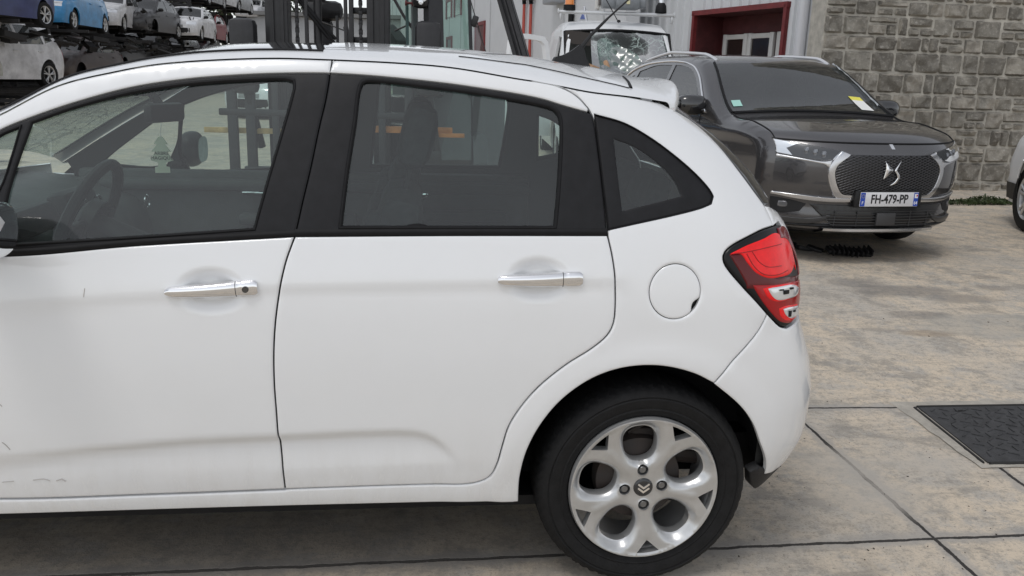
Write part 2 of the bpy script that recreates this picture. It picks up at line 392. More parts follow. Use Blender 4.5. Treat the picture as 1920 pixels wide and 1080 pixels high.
def panelgeo(outer, holes=(), surf=None, off=0., thick=.015, roll=.003, rw=.006, step=.03, fine=(), rings=(.0025, .006)):
    "panel cut to shape on a curved surface: rolled edges and a flange turned inwards"
    surf = surf or P
    v, f, loops = cdt(outer, holes, step, fine, rings if roll else ())
    used = np.unique(f); mp = -np.ones(len(v), int); mp[used] = range(len(used)); v = v[used]; f = mp[f]
    d = pdist(loops, v); t = np.clip(1-d/rw, 0, 1) if roll else np.zeros(len(v))
    o = off+roll*(1-np.sqrt(np.clip(1-t*t, 0, 1)))
    X = surf(v[:, 0], v[:, 1], o)
    cnt = {}
    for q in f:
        for i in range(3):
            e = (q[i], q[(i+1) % 3]); cnt[tuple(sorted(e))] = cnt.get(tuple(sorted(e)), 0)+1
    F_ = [tuple(q) for q in f]
    if thick:
        be = [(q[i], q[(i+1) % 3]) for q in f for i in range(3) if cnt[tuple(sorted((q[i], q[(i+1) % 3])))] == 1]
        bv = sorted({i for e in be for i in e}); k = {b: len(X)+j for j, b in enumerate(bv)}
        XB = surf(v[bv, 0], v[bv, 1], off+thick)
        X = np.concatenate([X, XB])
        F_ += [(a, k[a], k[b], b) for a, b in be]
    return X, F_
def mirror(X, F_, yc=None):
    X = np.array(X, float); X[:, 1] = 2*(YC if yc is None else yc)-X[:, 1]; return X, [tuple(reversed(q)) for q in F_]
def text_mesh(name, s, size, m, parent=None, M=None, depth=.001, sx=1.0, bold=0.0):
    c = bpy.data.curves.new(name, 'FONT'); c.body = s; c.size = size; c.extrude = depth; c.align_x = 'CENTER'; c.align_y = 'CENTER'; c.offset = bold; c.resolution_u = 3
    t = bpy.data.objects.new(name, c); me = bpy.data.meshes.new_from_object(t); me.materials.clear(); me.materials.append(m)
    o = bpy.data.objects.new(name, me); COL.objects.link(o); o.parent = parent
    me.transform(Matrix.Diagonal((sx, 1, 1, 1)))
    if M is not None: me.transform(M)
    return o
# ================================================================ WHITE HATCHBACK (the main subject)
hero = thing('hatchback', (-1.2, YC, 0), 'white five-door hatchback with chrome door handles, side-on and filling the foreground', 'car')
def pz(pts, closed=False, step=.012, corner=38, g=None):
    out = []
    for p in pts:
        if len(p) == 3: out.append(np.array(p[:2])); continue        # already (u,z)
        g = inv(*p, g if g is None or len(out) == 0 else out[-1]); out.append(g)
    return crv(out, closed, step, corner)
# --- shared boundary curves (u,z)
TOPG = [(-2.15, 1.03, 0), (-1.95, 1.155, 0), (-1.80, 1.243, 0), (0, 214), (108, 160), (217, 133), (298, 119), (406, 111), (520, 108), (623, 111)]
RD_TOP = [(623, 111), (747, 117), (850, 126), (973, 147), (1030, 156), (1062, 167), (1085, 182), (1104, 203)]
RD_BACK = [(1104, 203), (1113, 222), (1120, 265), (1128, 330), (1135, 395), (1139, 436), (1148, 480), (1153, 520), (1154, 575), (1150, 608), (1138, 630), (1108, 655), (1062, 684), (1012, 724), (978, 762), (954, 800), (941, 840), (932, 870), (920, 892), (902, 903), (870, 909), (800, 911)]
GAPF = [(623, 111), (612, 180), (598, 240), (583, 312), (568, 375), (553, 440), (536, 490), (524, 545), (516, 605), (513, 660), (514, 720), (518, 775), (521, 815), (527, 860), (531, 895), (534, 920)]
RDB = [(800, 911), (700, 914), (534, 920)]
FDB = [(534, 920), (300, 929), (0, 938), (-2.05, .335, 0), (-2.17, .34, 0)]
FDF = [(-2.17, .34, 0), (-2.19, .6, 0), (-2.20, .85, 0), (-2.19, 1.0, 0), (-2.15, 1.03, 0)]
def cc(*ls): return np.concatenate([np.asarray(l)[(0 if i == 0 else 1):] for i, l in enumerate(ls)])
c_top = pz(TOPG); c_gap = pz(GAPF); c_rdt = pz(RD_TOP); c_rdb = pz(RD_BACK); c_rdbot = pz(RDB); c_fdb = pz(FDB); c_fdf = pz(FDF)
DISH += [(-1.160, .893, .093, .062, .017), (-.330, .924, .093, .062, .017)]
GAPW = .0044
# front door: black band = belt strip + glass + pillar ; white below and above it
fb_low = pz([(553, 443), (257, 460), (0, 480), (-2.15, .985, 0)])                      # white/black lower boundary
fb_top = pz([(-2.09, 1.035, 0), (-1.90, 1.135, 0), (0, 243), (53, 221), (141, 191), (246, 163), (352, 147), (457, 139), (545, 136), (617, 136)])
low_fd = cc(fb_low[::-1], c_gap[np.argmin(np.abs(c_gap[:, 1]-fb_low[0, 1])):], c_fdb, c_fdf[:np.argmin(np.abs(c_fdf[:, 1]-.985))+1])
up_fd = cc(c_top, c_gap[1:np.argmin(np.abs(c_gap[:, 1]-fb_top[-1, 1]))+1], fb_top[::-1])
FINE = [(-1.16, .893, .13, .085, .008), (-1.5, .49, .85, .045, .014), (-1.5, .88, .9, .035, .012)]
low_fd_i = inset(low_fd, GAPW*.5); up_fd_i = inset(up_fd, GAPW*.5)
def mk(name, m, parent, geos, sharp=40, **k):
    b = MB()
    for X, F_ in geos: b.add(X, F_)
    return b.build(name, m, parent, sharp=sharp)
fd_geo = [panelgeo(low_fd_i, fine=FINE), panelgeo(up_fd_i, fine=[])]
fd = mk('front_door', HPAINT, hero, fd_geo); 
rb_low = pz([(1139, 441), (850, 441), (553, 443)])
rb_top = pz([(617, 136), (683, 140), (760, 147), (840, 156), (910, 166), (973, 176), (1020, 186), (1052, 196), (1080, 204), (1110, 212)], corner=60)
i0 = np.argmin(np.abs(c_rdb[:, 1]-rb_low[0, 1])); j0 = np.argmin(np.abs(c_gap[:, 1]-rb_low[-1, 1]))
low_rd = cc(rb_low, c_gap[j0+1:], c_rdbot[::-1], c_rdb[i0+1:][::-1])
i1 = np.argmin(np.abs(c_rdb[:, 1]-rb_top[-1, 1])); j1 = np.argmin(np.abs(c_gap[:, 1]-rb_top[0, 1]))
up_rd = cc(c_rdt, c_rdb[1:i1+1], rb_top[::-1], c_gap[:j1][::-1])
FINR = [(-.33, .924, .13, .085, .008), (-.72, .47, .30, .08, .011), (-.65, .905, .5, .035, .012)]
rd_geo = [panelgeo(inset(low_rd, GAPW*.5), fine=FINR), panelgeo(inset(up_rd, GAPW*.5))]
rd = mk('rear_door', HPAINT, hero, rd_geo)
# black window surrounds with glass openings
gF = pz([(58, 228), (141, 199), (246, 172), (352, 156), (457, 148), (535, 146), (551, 150), (552, 165), (530, 245), (502, 340), (477, 430), (257, 445), (28, 459), (8, 400, ), (22, 330)], True, corner=50)
gFQ = pz([(-1.98, 1.035, 0), (-1.90, 1.10, 0), (0, 252), (38, 236), (22, 290), (0, 352), (-1.72, 1.03, 0), (-1.80, 1.02, 0)], True)
gR = pz([(686, 149), (760, 155), (840, 165), (910, 175), (973, 186), (1018, 195), (1042, 204), (1052, 222), (1053, 270), (1049, 350), (1042, 427), (850, 427), (637, 427), (650, 320), (664, 230), (674, 160)], True, corner=50)
blk_fd = cc(fb_top, c_gap[np.argmin(np.abs(c_gap[:, 1]-fb_top[-1, 1])):np.argmin(np.abs(c_gap[:, 1]-fb_low[0, 1]))+1], fb_low)
blk_rd = cc(rb_top, c_rdb[i1:i0+1], rb_low[1:], c_gap[j1:j0][::-1])
fs_geo = [panelgeo(inset(blk_fd, .0016), [gF, gFQ], off=.002, thick=.012, roll=.002, step=.04)]
rs_geo = [panelgeo(inset(blk_rd, .0016), [gR], off=.002, thick=.012, roll=.002, step=.04)]
mk('window_surround', GLOSSB, fd, fs_geo); mk('window_surround', GLOSSB, rd, rs_geo)
def strip_along(poly, h, r, off=-.004):
    "raised rubber belt strip between a curve and h above it"
    p = np.asarray(poly); b = MB(); n = 9; G = []
    for k in range(n):
        t = k/(n-1); G.append(P(p[:, 0], p[:, 1]+h*t, off*sin(pi*t)*1.0+.002, False))
    b.grid(np.array(G)); return b.v, b.f
mk('belt_strip', RUB, fd, [strip_along(fb_low, .016, 0)]); mk('belt_strip', RUB, rd, [strip_along(rb_low, .018, 0)])
def seal(poly, w=.007, off=-.001):
    p = np.asarray(poly); pc = np.vstack([p, p[:1]]); b = MB(); G = []
    for k in range(6):
        t = k/5; q = np.asarray(inset(poly, -w+2*w*t)); q = np.vstack([q, q[:1]]); G.append(P(q[:, 0], q[:, 1], .005-.006*sin(pi*t), False))
    b.grid(np.array(G)); return b.v, b.f
mk('window_seal', RUB, fd, [seal(gF, .005), seal(gFQ, .004)]); mk('window_seal', RUB, rd, [seal(gR, .006)])
gf_geo = [panelgeo(gF, off=.009, thick=0, roll=0, step=.08), panelgeo(gFQ, off=.009, thick=0, roll=0, step=.08)]
gr_geo = [panelgeo(gR, off=.009, thick=0, roll=0, step=.08)]
mk('window_glass', GL_CAR, fd, gf_geo); mk('window_glass', GL_CAR, rd, gr_geo)
# quarter panel
ARCH = [(-.356, .259, 0), (-.358, .30, 0), (-.3572, .355, 0), (-.345, .43, 0), (-.313, .51, 0), (-.26, .585, 0), (-.189, .643, 0), (-.118, .674, 0), (-.044, .686, 0), (.031, .682, 0), (.109, .661, 0), (.169, .631, 0)]
ARCH2 = [(.169, .631, 0), (.25, .565, 0), (.30, .505, 0), (.340, .43, 0), (.372, .37, 0), (.388, .325, 0)]
c_ar1 = pz(ARCH, corner=60); c_ar2 = pz(ARCH2)
sp_top = inv(1240, 192)
GL_L = [(1240, 192), (1300, 228), (1340, 264), (1380, 312), (1410, 352), (1434, 385), (1443, 402), (1451, 424)]
c_gll = pz(GL_L, corner=60)
LAMP = [(1451, 424), (1428, 432), (1392, 450), (1366, 466), (1357, 480), (1361, 498), (1392, 536), (1420, 566), (1440, 589)]
c_lamp = pz(LAMP, corner=70)
BGAP = [(1440, 589), (1425, 618), (1400, 650), (1370, 682), (.169, .631, 0)]
c_bg = pz(BGAP)
QTOP = [(623, 111), (747, 117), (850, 126), (973, 147), (1030, 158), (1110, 172), (1183, 181), (1240, 192)]
c_qt = pz(QTOP)
# cant rail strip between door-top gap and roof start handled by quarter panel + roof
qt = pz([(1000, 151.5), (1057, 162), (1110, 172), (1183, 181), (1240, 192)])
ksel = np.argmin(np.hypot(*(c_rdt-qt[0]).T)); qt_start = c_rdt[ksel]
ib = len(c_rdb)-1
ar_i = c_ar2[np.argmin(np.hypot(*(c_ar2-inv(1338, 712)).T))]
sill_bot = pz([(970, 941), (500, 953), (0, 968), (-2.08, .252, 0)])
kk = c_ar1
arc_to_bg = np.array([c_ar1[-1]]+[q for q in c_ar2[1:] if q[0] < c_bg[-1, 0]-.004])
quarter = cc(np.vstack([qt_start, qt[1:]]), c_gll, c_lamp, c_bg, arc_to_bg[::-1], c_ar1[::-1], sill_bot, np.array([[-2.08, .252], [-2.09, .33]]),
             pz([(-2.09, .331, 0), (0, 939.5), (300, 930.5), (534, 921.5)]), c_rdbot[::-1], c_rdb[::-1], c_rdt[ksel:][::-1])
# de-duplicate consecutive points
def dedup(p, e=.0012):
    o = [p[0]]
    for q in p[1:]:
        if np.hypot(*(q-o[-1])) > e: o.append(q)
    if np.hypot(*(o[0]-o[-1])) < e: o.pop()
    return np.array(o)
quarter = dedup(quarter)
gQo = pz([(1115, 214), (1170, 230), (1217, 256), (1265, 291), (1305, 326), (1331, 355), (1338, 368), (1334, 382), (1312, 391), (1249, 407), (1190, 420), (1141, 431), (1133, 360), (1124, 285)], True, corner=45)
gQi = pz([(1151, 259), (1186, 272), (1217, 291), (1249, 318), (1268, 342), (1279, 367), (1225, 381), (1167, 395), (1158, 320)], True, corner=45)
fu = inv(1266, 547); FR = .0705
flap = [(fu[0]+FR*cos(a)*1.0, fu[1]+FR*sin(a)*1.04) for a in np.linspace(0, 2*pi, 64, endpoint=False)]
fno = inv(1306, 573)
q_geo = [panelgeo(inset(quarter, GAPW*.5), [gQo, inset(flap, -.0017)], fine=[(fu[0], fu[1], .09, .09, .012), (-.35, .45, .06, .2, .012)], roll=.0035)]
qp = mk('quarter_panel', HPAINT, hero, q_geo)
fl = np.array(inset(flap, .0004)); dn = np.hypot(*(fl-fno).T); fl[dn < .022] += (np.array([fu[0], fu[1]])-fl[dn < .022])*(.17*(1-(dn[dn < .022]/.022)**2))[:, None]
mk('fuel_flap', HPAINT, hero, [panelgeo(fl, roll=.0025, rw=.005, step=.02)])
mk('quarter_window_surround', GLOSSB, qp, [panelgeo(inset(gQo, .0012), [gQi], off=.003, thick=.01, roll=.002)])
mk('window_glass', GL_CAR, qp, [panelgeo(inset(gQi, -.004), off=.006, thick=0, roll=0, step=.06)])
mk('window_seal', RUB, qp, [seal(gQo, .0025, 0)])
# rear bumper
def u_end(z): return float(u0r(z))+float(np.interp(YC-_inset(z)-.012*((.3+.95)/1.25)**2, _PY, _PS))+.02
b_top = [(u, z, 0) for u, z in [(.45, .70), (.60, .69), (.8, .69)]]
bt = pz([(1440, 590), (1462, 612), (1476, 616)])
zb = np.linspace(.76, .44, 14)
bump_out = np.vstack([c_bg[::-1], bt, pz([(bt[-1][0], bt[-1][1], 0), (.62, .775, 0), (.80, .78, 0), (u_end(.78), .78, 0)])[1:], [[u_end(z), z] for z in zb],
                     crv([(u_end(.42), .42), (.75, .415), (.60, .392), (.56, .362), (.52, .338), (.48, .312), (.43, .306), (.388, .312)])[1:], c_ar2[::-1][1:]])
# cut arch part that belongs to quarter
bump_out = dedup(bump_out)
bg_ = [panelgeo(inset(bump_out, .0012), fine=[])]
bump = mk('rear_bumper', HPAINT, hero, bg_+[mirror(*g) for g in bg_])
dif = dedup(np.vstack([crv([(.326, .332), (.350, .278), (.389, .240), (.45, .248), (.52, .274), (.60, .312), (.75, .338), (u_end(.345), .345)]), crv([(u_end(.43), .43), (.75, .43), (.6, .41), (.56, .38), (.52, .356), (.48, .33), (.40, .325), (.36, .345)])]))
dg = [panelgeo(dif, off=.004, thick=.03, roll=.006, rw=.012)]
mk('diffuser', PLAS, bump, dg+[mirror(*g) for g in dg])
# tailgate: white lower skin and black glass, wrapped round the corner
def rev(c): return np.asarray(c)[::-1]
c_low = c_gll[np.argmin(np.hypot(*(c_gll-inv(1434, 385)).T)):]
zz = np.linspace(1.36, 1.10, 14)
glz = dedup(np.vstack([c_gll[:-len(c_low)+1], [[c_low[0][0]+.05, c_low[0][1]-.003], [.75, 1.07], [u_end(1.06), 1.06]], [[u_end(z), z] for z in np.linspace(1.07, 1.345, 14)], crv([(u_end(1.35), 1.35), (.5, 1.37), (sp_top[0]+.004, sp_top[1]-.006)], step=.03)]))
tg = [panelgeo(inset(glz, .0015), off=.002, thick=.01, roll=.002, step=.04)]
mk('rear_window', mat('smoked_rear_glass', (.02, .022, .024), .08, coat=.5), hero, tg+[mirror(*g) for g in tg])
zl = np.linspace(1.055, .79, 12)
lamp_r = [(.47, .99), (.475, .90), (.47, .82)]
tgl = dedup(np.vstack([c_low, [[c_low[-1][0]+.06, c_low[-1][1]+.006], [.50, 1.0], [.52, .90], [.50, .80], [.52, .785]], [[.8, .785], [u_end(.785), .785]], [[u_end(z), z] for z in zl[::-1]], [[.75, 1.062]], [[c_low[0][0]+.05, c_low[0][1]-.008]]]))
tg = [panelgeo(inset(tgl, .0015), step=.035)]
mk('tailgate', HPAINT, hero, tg+[mirror(*g) for g in tg])
# tail lamp
def P_in(u, z, o): return P(u, z, o, False)
lr = [(1451, 425), (1464, 421.5), (.475, 1.025, 0), (.53, .96, 0), (.545, .90, 0), (.53, .84, 0), (.48, .795, 0), (1476, 613), (1462, 609), (1440, 589)]
lamp_out = dedup(np.vstack([c_lamp, pz([(1440, 589), (1450, 599), (1462, 609), (1474, 612.5), (.475, .785, 0), (.525, .83, 0), (.545, .90, 0), (.53, .96, 0), (.475, 1.028, 0), (1464, 421.5), (1451, 424)], corner=60)[1:]]))
def lens(name, m, pts, off, par, **k):
    g = [panelgeo(dedup(pz(pts, True, .006, 50)), surf=P_in, off=off, thick=.004, roll=.002, rw=.005, step=.02, rings=(.002, .005))]
    return mk(name, m, par, g)
for side in (0, 1):
    g = [panelgeo(inset(lamp_out, .0012), surf=P_in, off=-.002, thick=.02, roll=.004, rw=.008)]
    if side: g = [mirror(*q) for q in g]
    tl = mk('tail_light', mat('gloss_black_lamp_housing', (.006, .006, .007), .3, spec=.3), hero, g)
    if side: continue
    lens('dark_lens', REDD, [(1366, 477), (1400, 478), (1450, 520), (1470, 520), (.52, .90, 0), (.51, .87, 0), (1450, 541), (1400, 541), (1397, 530)], -.0035, tl)
    lens('brake_lens', REDL, [(1368, 477), (1372, 474), (1400, 460), (1430, 448), (1452, 437), (1470, 446), (1478, 455), (.470, .955, 0), (.478, .92, 0), (1487, 495), (1480, 512), (1462, 519), (1438, 521), (1416, 511), (1400, 493), (1388, 477)], -.0055, tl)
    lens('side_lens', mat('smoked_red_lens', (.16, .006, .010), .12, coat=.3), [(1455, 428), (1468, 425), (.478, 1.005, 0), (.52, .95, 0), (.53, .905, 0), (.512, .90, 0), (.505, .935, 0), (1473, 450), (1460, 447)], -.0065, tl)
    lens('lower_lens', mat('mid_red_lens', (.36, .006, .009), .14, coat=.25, spec=.3), [(1409, 534), (1450, 533), (1480, 528), (.525, .885, 0), (.53, .85, 0), (.50, .806, 0), (1484, 602), (1466, 604), (1452, 594), (1430, 567)], -.0045, tl)
    lens('reverse_rim', REDL, [(1428, 541), (1445, 536), (1480, 531), (1492, 534), (1491, 552), (1470, 563), (1452, 565), (1438, 558)], -.006, tl)
    lens('reverse_lens', CLEAR, [(1437, 541), (1448, 538.5), (1482, 533), (1493, 538), (1491, 551), (1472, 560), (1455, 562), (1445, 555)], -.0085, tl)
    lens('indicator_rim', REDL, [(1458, 578), (1470, 573), (1492, 569), (1494, 588), (1483, 599), (1470, 600), (1461, 592)], -.006, tl)
    lens('indicator_lens', CLEAR, [(1465, 579), (1474, 576), (1492, 572), (1493, 588), (1480, 596), (1470, 590)], -.0085, tl)
    b = MB()     # dark bulbs and ribs behind the clear lenses
    for (a, c_, w_, h_) in [(1468, 547, .022, .012), (1478, 540, .014, .006), (1460, 543, .016, .004), (1475, 587, .010, .018), (1483, 582, .008, .006)]:
        q = inv(a, c_); b.box(P(q[0], q[1], -.011, False), (w_, .003, h_), rot=(0, 0, R_(25)), bev=.001)
    b.each('lamp_rib', GLOSSB, tl)
    b = MB()     # inner light guide lines in the big red lens
    b.tube(P(*pz([(1398, 476), (1412, 500), (1430, 514), (1455, 515), (1474, 506)]).T, -.006, False), .0012, 6); b.tube(P(*pz([(1372, 476.5), (1400, 472), (1440, 463), (1462, 457)]).T, -.006, False), .0010, 6)
    b.tube(P(*pz([(1408, 472), (1420, 490), (1436, 500), (1462, 498)]).T, -.006, False), .0010, 6)
    b.each('light_guide', mat('deep_red', (.3, .01, .012), .2), tl)
# --- roof: sections from the door-top curve over to the other side
gq = np.vstack([c_top, c_rdt[1:ksel+1], qt[1:]]); gq = gq[np.argsort(gq[:, 0])]
def gz(x): return np.interp(x, gq[:, 0], gq[:, 1])
Hf = hermite([-2.15, -1.9, -1.6, -1.4, -1.3, -1.2, -1.1, -1.0, -.8, -.6, -.4, -.2, -.1, 0, .10, .17], [.10, .075, .045, .040, .042, .052, .052, .049, .052, .055, .067, .076, .0745, .067, .060, .050])
def roofpt(x, t, dz=0.0):
    x = np.asarray(x, float); t = np.asarray(t, float)
    z0 = gz(x); b = P(x, z0, 0, False); y0 = b[..., 1]; tt = np.minimum(t, 2-t)
    y = y0+(YC-y0)*t; z = z0+.012*(1-np.abs(1-tt)**16)+Hf(x)*(1-np.abs(1-tt)**2.2)+dz
    xf = x-.22*sstep(-1.3, -2.1, -x*1.0)*0
    return np.stack([x+0*t, y, z], -1)
TS = np.concatenate([np.linspace(0, .04, 6), np.linspace(.06, 1, 26)]); TS = np.concatenate([TS, 2-TS[::-1][1:]])
tA = .105
xs = np.concatenate([np.linspace(-2.15, -.95, 60)])
def rg(xa, ta): return roofpt(xa[:, None], ta[None, :])
x_seam = -.90; x_rear = .055
b = MB(); b.cm = 0
xr = np.linspace(x_seam, x_rear, 60)
b.grid(rg(xr, TS), True)
ta = np.array([0, .004, .01, .02, .04, .07, tA]); b.grid(rg(np.linspace(-2.15, x_seam, 60), ta), True); b.grid(rg(np.linspace(-2.15, x_seam, 60), 2-ta[::-1]), True)
roof = b.build('roof', HPAINT, hero, sharp=50)
# windscreen that runs back over the front seats, dark roller-blind edge at its top
tw = np.concatenate([[tA], np.linspace(tA+.03, 2-tA-.03, 40), [2-tA]])
xw = np.linspace(-2.15, -1.36, 30)
b = MB(); b.grid(roofpt(xw[:, None], tw[None, :], -.004), True); ws = b.build('windscreen', GL_CRACK, hero)
xk = np.linspace(-1.36, x_seam, 20)
b = MB(); b.grid(roofpt(xk[:, None], tw[None, :], -.003), True); b.build('upper_windscreen', mat('dark_roof_glass', (.012, .013, .015), .05, coat=1), hero)
b = MB()
b.tube(roofpt(np.linspace(-2.15, x_seam, 60), np.full(60, tA), .001), .004, 8); b.tube(roofpt(np.linspace(-2.15, x_seam, 60), np.full(60, 2-tA), .001), .004, 8)
b.each('windscreen_trim', RUB, hero)
b = MB(); tl_ = np.linspace(.10, 1.9, 40)    # headlining under the roof
xh = np.linspace(-1.36, .0, 20); b.grid(roofpt(xh[:, None], np.linspace(.02, 1.98, 40)[None, :], -.030)); b.build('headlining', mat('headliner', (.16, .165, .165), .9), hero)
# roof ditch line and antenna
b = MB(); q = [onZ(p[0], p[1], z) for p, z in [((800, 97), 1.50), ((980, 119), 1.478), ((1100, 146), 1.44), ((1178, 165), 1.418)]]
def roof_hit(px, py):
    x, t = onY(px, py, .4)[0], .2
    for _ in range(40):
        f0 = proj(roofpt(x, t))[0, :2]; r = f0-np.array([px, py])
        if np.hypot(*r) < .05: break
        e = 1e-4; J = np.stack([(proj(roofpt(x+e, t))[0, :2]-f0)/e, (proj(roofpt(x, t+e))[0, :2]-f0)/e], 1)
        s_ = np.linalg.lstsq(J, -r, rcond=None)[0]; s_ *= min(1, .05/max(1e-9, np.hypot(*s_))); x += s_[0]; t = float(np.clip(t+s_[1], 0.001, .95))
    return x, t
dl = [roof_hit(*p) for p in [(860, 106), (980, 121), (1040, 133), (1100, 147), (1140, 156), (1179, 165.5)]]
dl = crv(dl, step=.02); b.tube(roofpt(dl[:, 0], dl[:, 1], .0004), .0022, 6)
wd = crv([roof_hit(*p) for p in [(1183, 165.5), (1178, 154), (1168, 144)]], step=.01); b.tube(roofpt(wd[:, 0], wd[:, 1], .001), np.linspace(.005, .0025, len(wd)), 6)
b.build('roof_seam', RUB, roof)
an = np.array([-.10, YC, float(roofpt(-.10, 1.0)[2])])
b = MB(); NB = 14
def AD(px, py, y): return onY(px, py, y)
prof = [(1034, 118, .03), (1040, 107, .020), (1056, 103, .018), (1070, 96, .015), (1086, 84, .010), (1094, 90, .010), (1098, 108, .013), (1106, 128, .020), (1118, 140, .022)]
V = []; F_ = []
pp = [onY(a, c_, YC) for a, c_, w_ in prof]; ws_ = [w_ for a, c_, w_ in prof]; n = len(pp)
V = [(p[0], YC-w_, p[2]) for p, w_ in zip(pp, ws_)]+[(p[0], YC+w_, p[2]) for p, w_ in zip(pp, ws_)]
F_ = [tuple(range(n)), tuple(reversed(range(n, 2*n)))]+[(i, i+n, (i+1) % n+n, (i+1) % n) for i in range(n)]
b.add(V, F_)
b.tube([onY(1088, 92, YC), onY(1108, 66, YC), onY(1140, 34, YC)], [.0085, .006, .0042], 8)
b.tube([onY(1140, 34, YC), onY(1162, 14, YC), onY(1200, -20, YC)], [.0038, .003, .0028], 8)
b.build('antenna', PLAS, hero, fixn=True)
# spoiler
x0, x1 = x_rear, .178
b = MB(); ks_ = np.linspace(0, 1, 14); tt_s = np.minimum(TS, 2-TS); x1t = x0+.004+.112*np.clip(tt_s/.55, 0, 1)**.42+.012*tt_s
def spz(x, t):
    q = roofpt(x, t); tt = np.minimum(t, 2-t)
    q[..., 2] += .010*sstep(.10, .178, q[..., 0])+0*tt
    return q
G = spz(x0+(x1t-x0)[None, :]*ks_[:, None], TS[None, :]+0*ks_[:, None]); 
side_pull = lambda t: 1
rim = G[-1]; rows = [G[i] for i in range(len(G))]
for dx, dz in [(.005, -.002), (.010, -.007), (.013, -.015), (.013, -.026), (.009, -.038), (.002, -.046), (-.03, -.044), (-.07, -.036)]:
    rr = rim.copy(); rr[:, 0] += dx; rr[:, 2] += dz; ins = max(0, -dz*.25); rr[:, 1] = YC+(rr[:, 1]-YC)*(1-ins*.6); rows.append(rr)
b.grid(np.array(rows), True); b.build('spoiler', HPAINT, hero, sharp=60)
# --- door handles
def handle(px0, py0, px1, py1, lock, par):
    a, c_ = P(*inv(px0, py0), 0, False), P(*inv(px1, py1), 0, False); d = c_-a; L = np.linalg.norm(d); d = d/L; up = np.array([0, -.02, 1.]); up -= d*np.dot(up, d); up /= np.linalg.norm(up); o = np.cross(up, d)
    if o[1] > 0: o = -o
    b = MB()
    def section(t):
        h = .0130+.0060*min(1, t*1.25) if t < .82 else .0200
        if t < .05: h *= (.55+.45*sqrt_(t/.05))
        if t > .97: h *= (.75+.25*sqrt_((1-t)/.03))
        lift = .012+.018*sin(pi*min(1, max(0, (t-.02)/.80)))**.6 if t < .82 else .018-.004*sstep(.9, 1, t)
        return h, lift
    N = 46; K = 14; G = []
    for i in range(N+1):
        t = i/N; h, lf = section(t); row = []
        for k in range(K+1):
            w = pi*k/K; row.append(a+d*L*t+up*h*cos(w)*1.0+o*(lf*.55+(.012)*sin(w)**.7-.004))
        row = [row[0]-o*.014]+row+[row[-1]-o*.014]; G.append(row)
    b.grid(np.array(G), True)
    for s in (0, N): b.add(G[s], [tuple(range(K+3))])
    ob = b.build('door_handle', CHROME, par, sharp=60)
    b = MB(); t = .765
    h, lf = section(t); b.tube([a+d*L*t+up*h*cos(w)*1.03+o*(lf*.55+.012*max(0, sin(w))**.7-.0035) for w in np.linspace(0, pi, 15)], .0009, 6)
    if lock:
        c0 = a+d*L*.875+o*.0215; M = Matrix([Vector(d), Vector(up), Vector(o)]).transposed().to_4x4(); M.translation = Vector(c0)
        q = MB(); q.lathe([(0.0001, .001), (.0062, .001), (.0066, 0), (.0082, 0), (.0082, -.004)], (0, 0, 0), 'z', 28); q.xf(M); b.add(q.v, q.f)
    b.build('handle_seam', mat('dark_chrome', (.12, .12, .12), .25, metal=.8), par)
    return ob
def sqrt_(x): return math.sqrt(max(0, x))
handle(311, 547, 484, 538, True, fd); handle(933, 524.5, 1091, 522, False, rd)
# --- mirror of the near side (only its rear half reaches into the picture)
dm = thing('door_mirror', (0, 0, 0), None, None); dm.parent = hero
b = MB(); 
def ell(cx_, cy_, cz_, rx, ry, rz, cut=None, n=28, m=18, pw=2.6):
    G = []
    for i in range(m+1):
        th = -pi/2+pi*i/m; row = []
        for k in range(n+1):
            ph = 2*pi*k/n; c_ = lambda v: math.copysign(abs(v)**(2/pw), v)
            row.append((cx_+rx*c_(cos(th))*c_(cos(ph)), cy_+ry*c_(cos(th))*c_(sin(ph)), cz_+rz*c_(sin(th))))
        G.append(row)
    return np.array(G)
mc = onY(-82, 430, -.13)
b.cm = 0; b.grid(ell(mc[0]+.012, mc[1], mc[2]+.012, .080, .115, .060), True); b.cm = 1; b.grid(ell(mc[0], mc[1]+.002, mc[2]-.022, .090, .118, .058), True)
b.box((mc[0]-.02, -.02, mc[2]-.05), (.05, .12, .035), bev=.01)
b.build('mirror_shell', [HPAINT, PLAS], hero)
COLLAPSE = dm; bpy.data.objects.remove(dm)
g = ell(mc[0]+.085, mc[1], mc[2]-.003, .006, .098, .062); b = MB(); b.grid(g, True); b.build('mirror_glass', mat('mirror_silver', (.8, .82, .83), .02, metal=1), hero)
# --- black liner behind the panel gaps, wheel wells, floor
lin = dedup(np.vstack([c_top[3:], c_rdt[1:ksel+1], qt[1:], c_gll[1:], [[.46, 1.0], [.5, .9], [.47, .8], [.6, .5], [.5, .33], [.36, .30]], [[.36, .33], [.345, .43], [.30, .52], [.25, .58], [.18, .63], [.109, .667], [.031, .69], [-.044, .695], [-.118, .684], [-.189, .653], [-.26, .6], [-.32, .51], [-.352, .43], [-.365, .355], [-.364, .27]], [[-2.07, .27], [-2.10, 1.0]]]))
hol = [inset(gF, -.012), inset(gFQ, -.006), inset(gR, -.012), inset(gQi, -.012)]
lg = panelgeo(lin, hol, surf=P_in, off=.022, thick=0, roll=0, step=.09)
mk('inner_frame', mat('inner_black', (.014, .015, .016), .8), hero, [lg])
mk('inner_frame', mat('inner_trim', (.035, .04, .04), .75), hero, [mirror(*lg)])
b = MB(); b.box((-1.2, YC, .235), (2.7, 1.50, .03)); b.box((-1.2, YC, .30), (2.3, 1.2, .1)); b.box((.32, YC, .33), (.35, 1.3, .12)); b.box((-2.15, YC, .6), (.02, 1.5, .75)); b.build('floor_pan', RUB, hero)
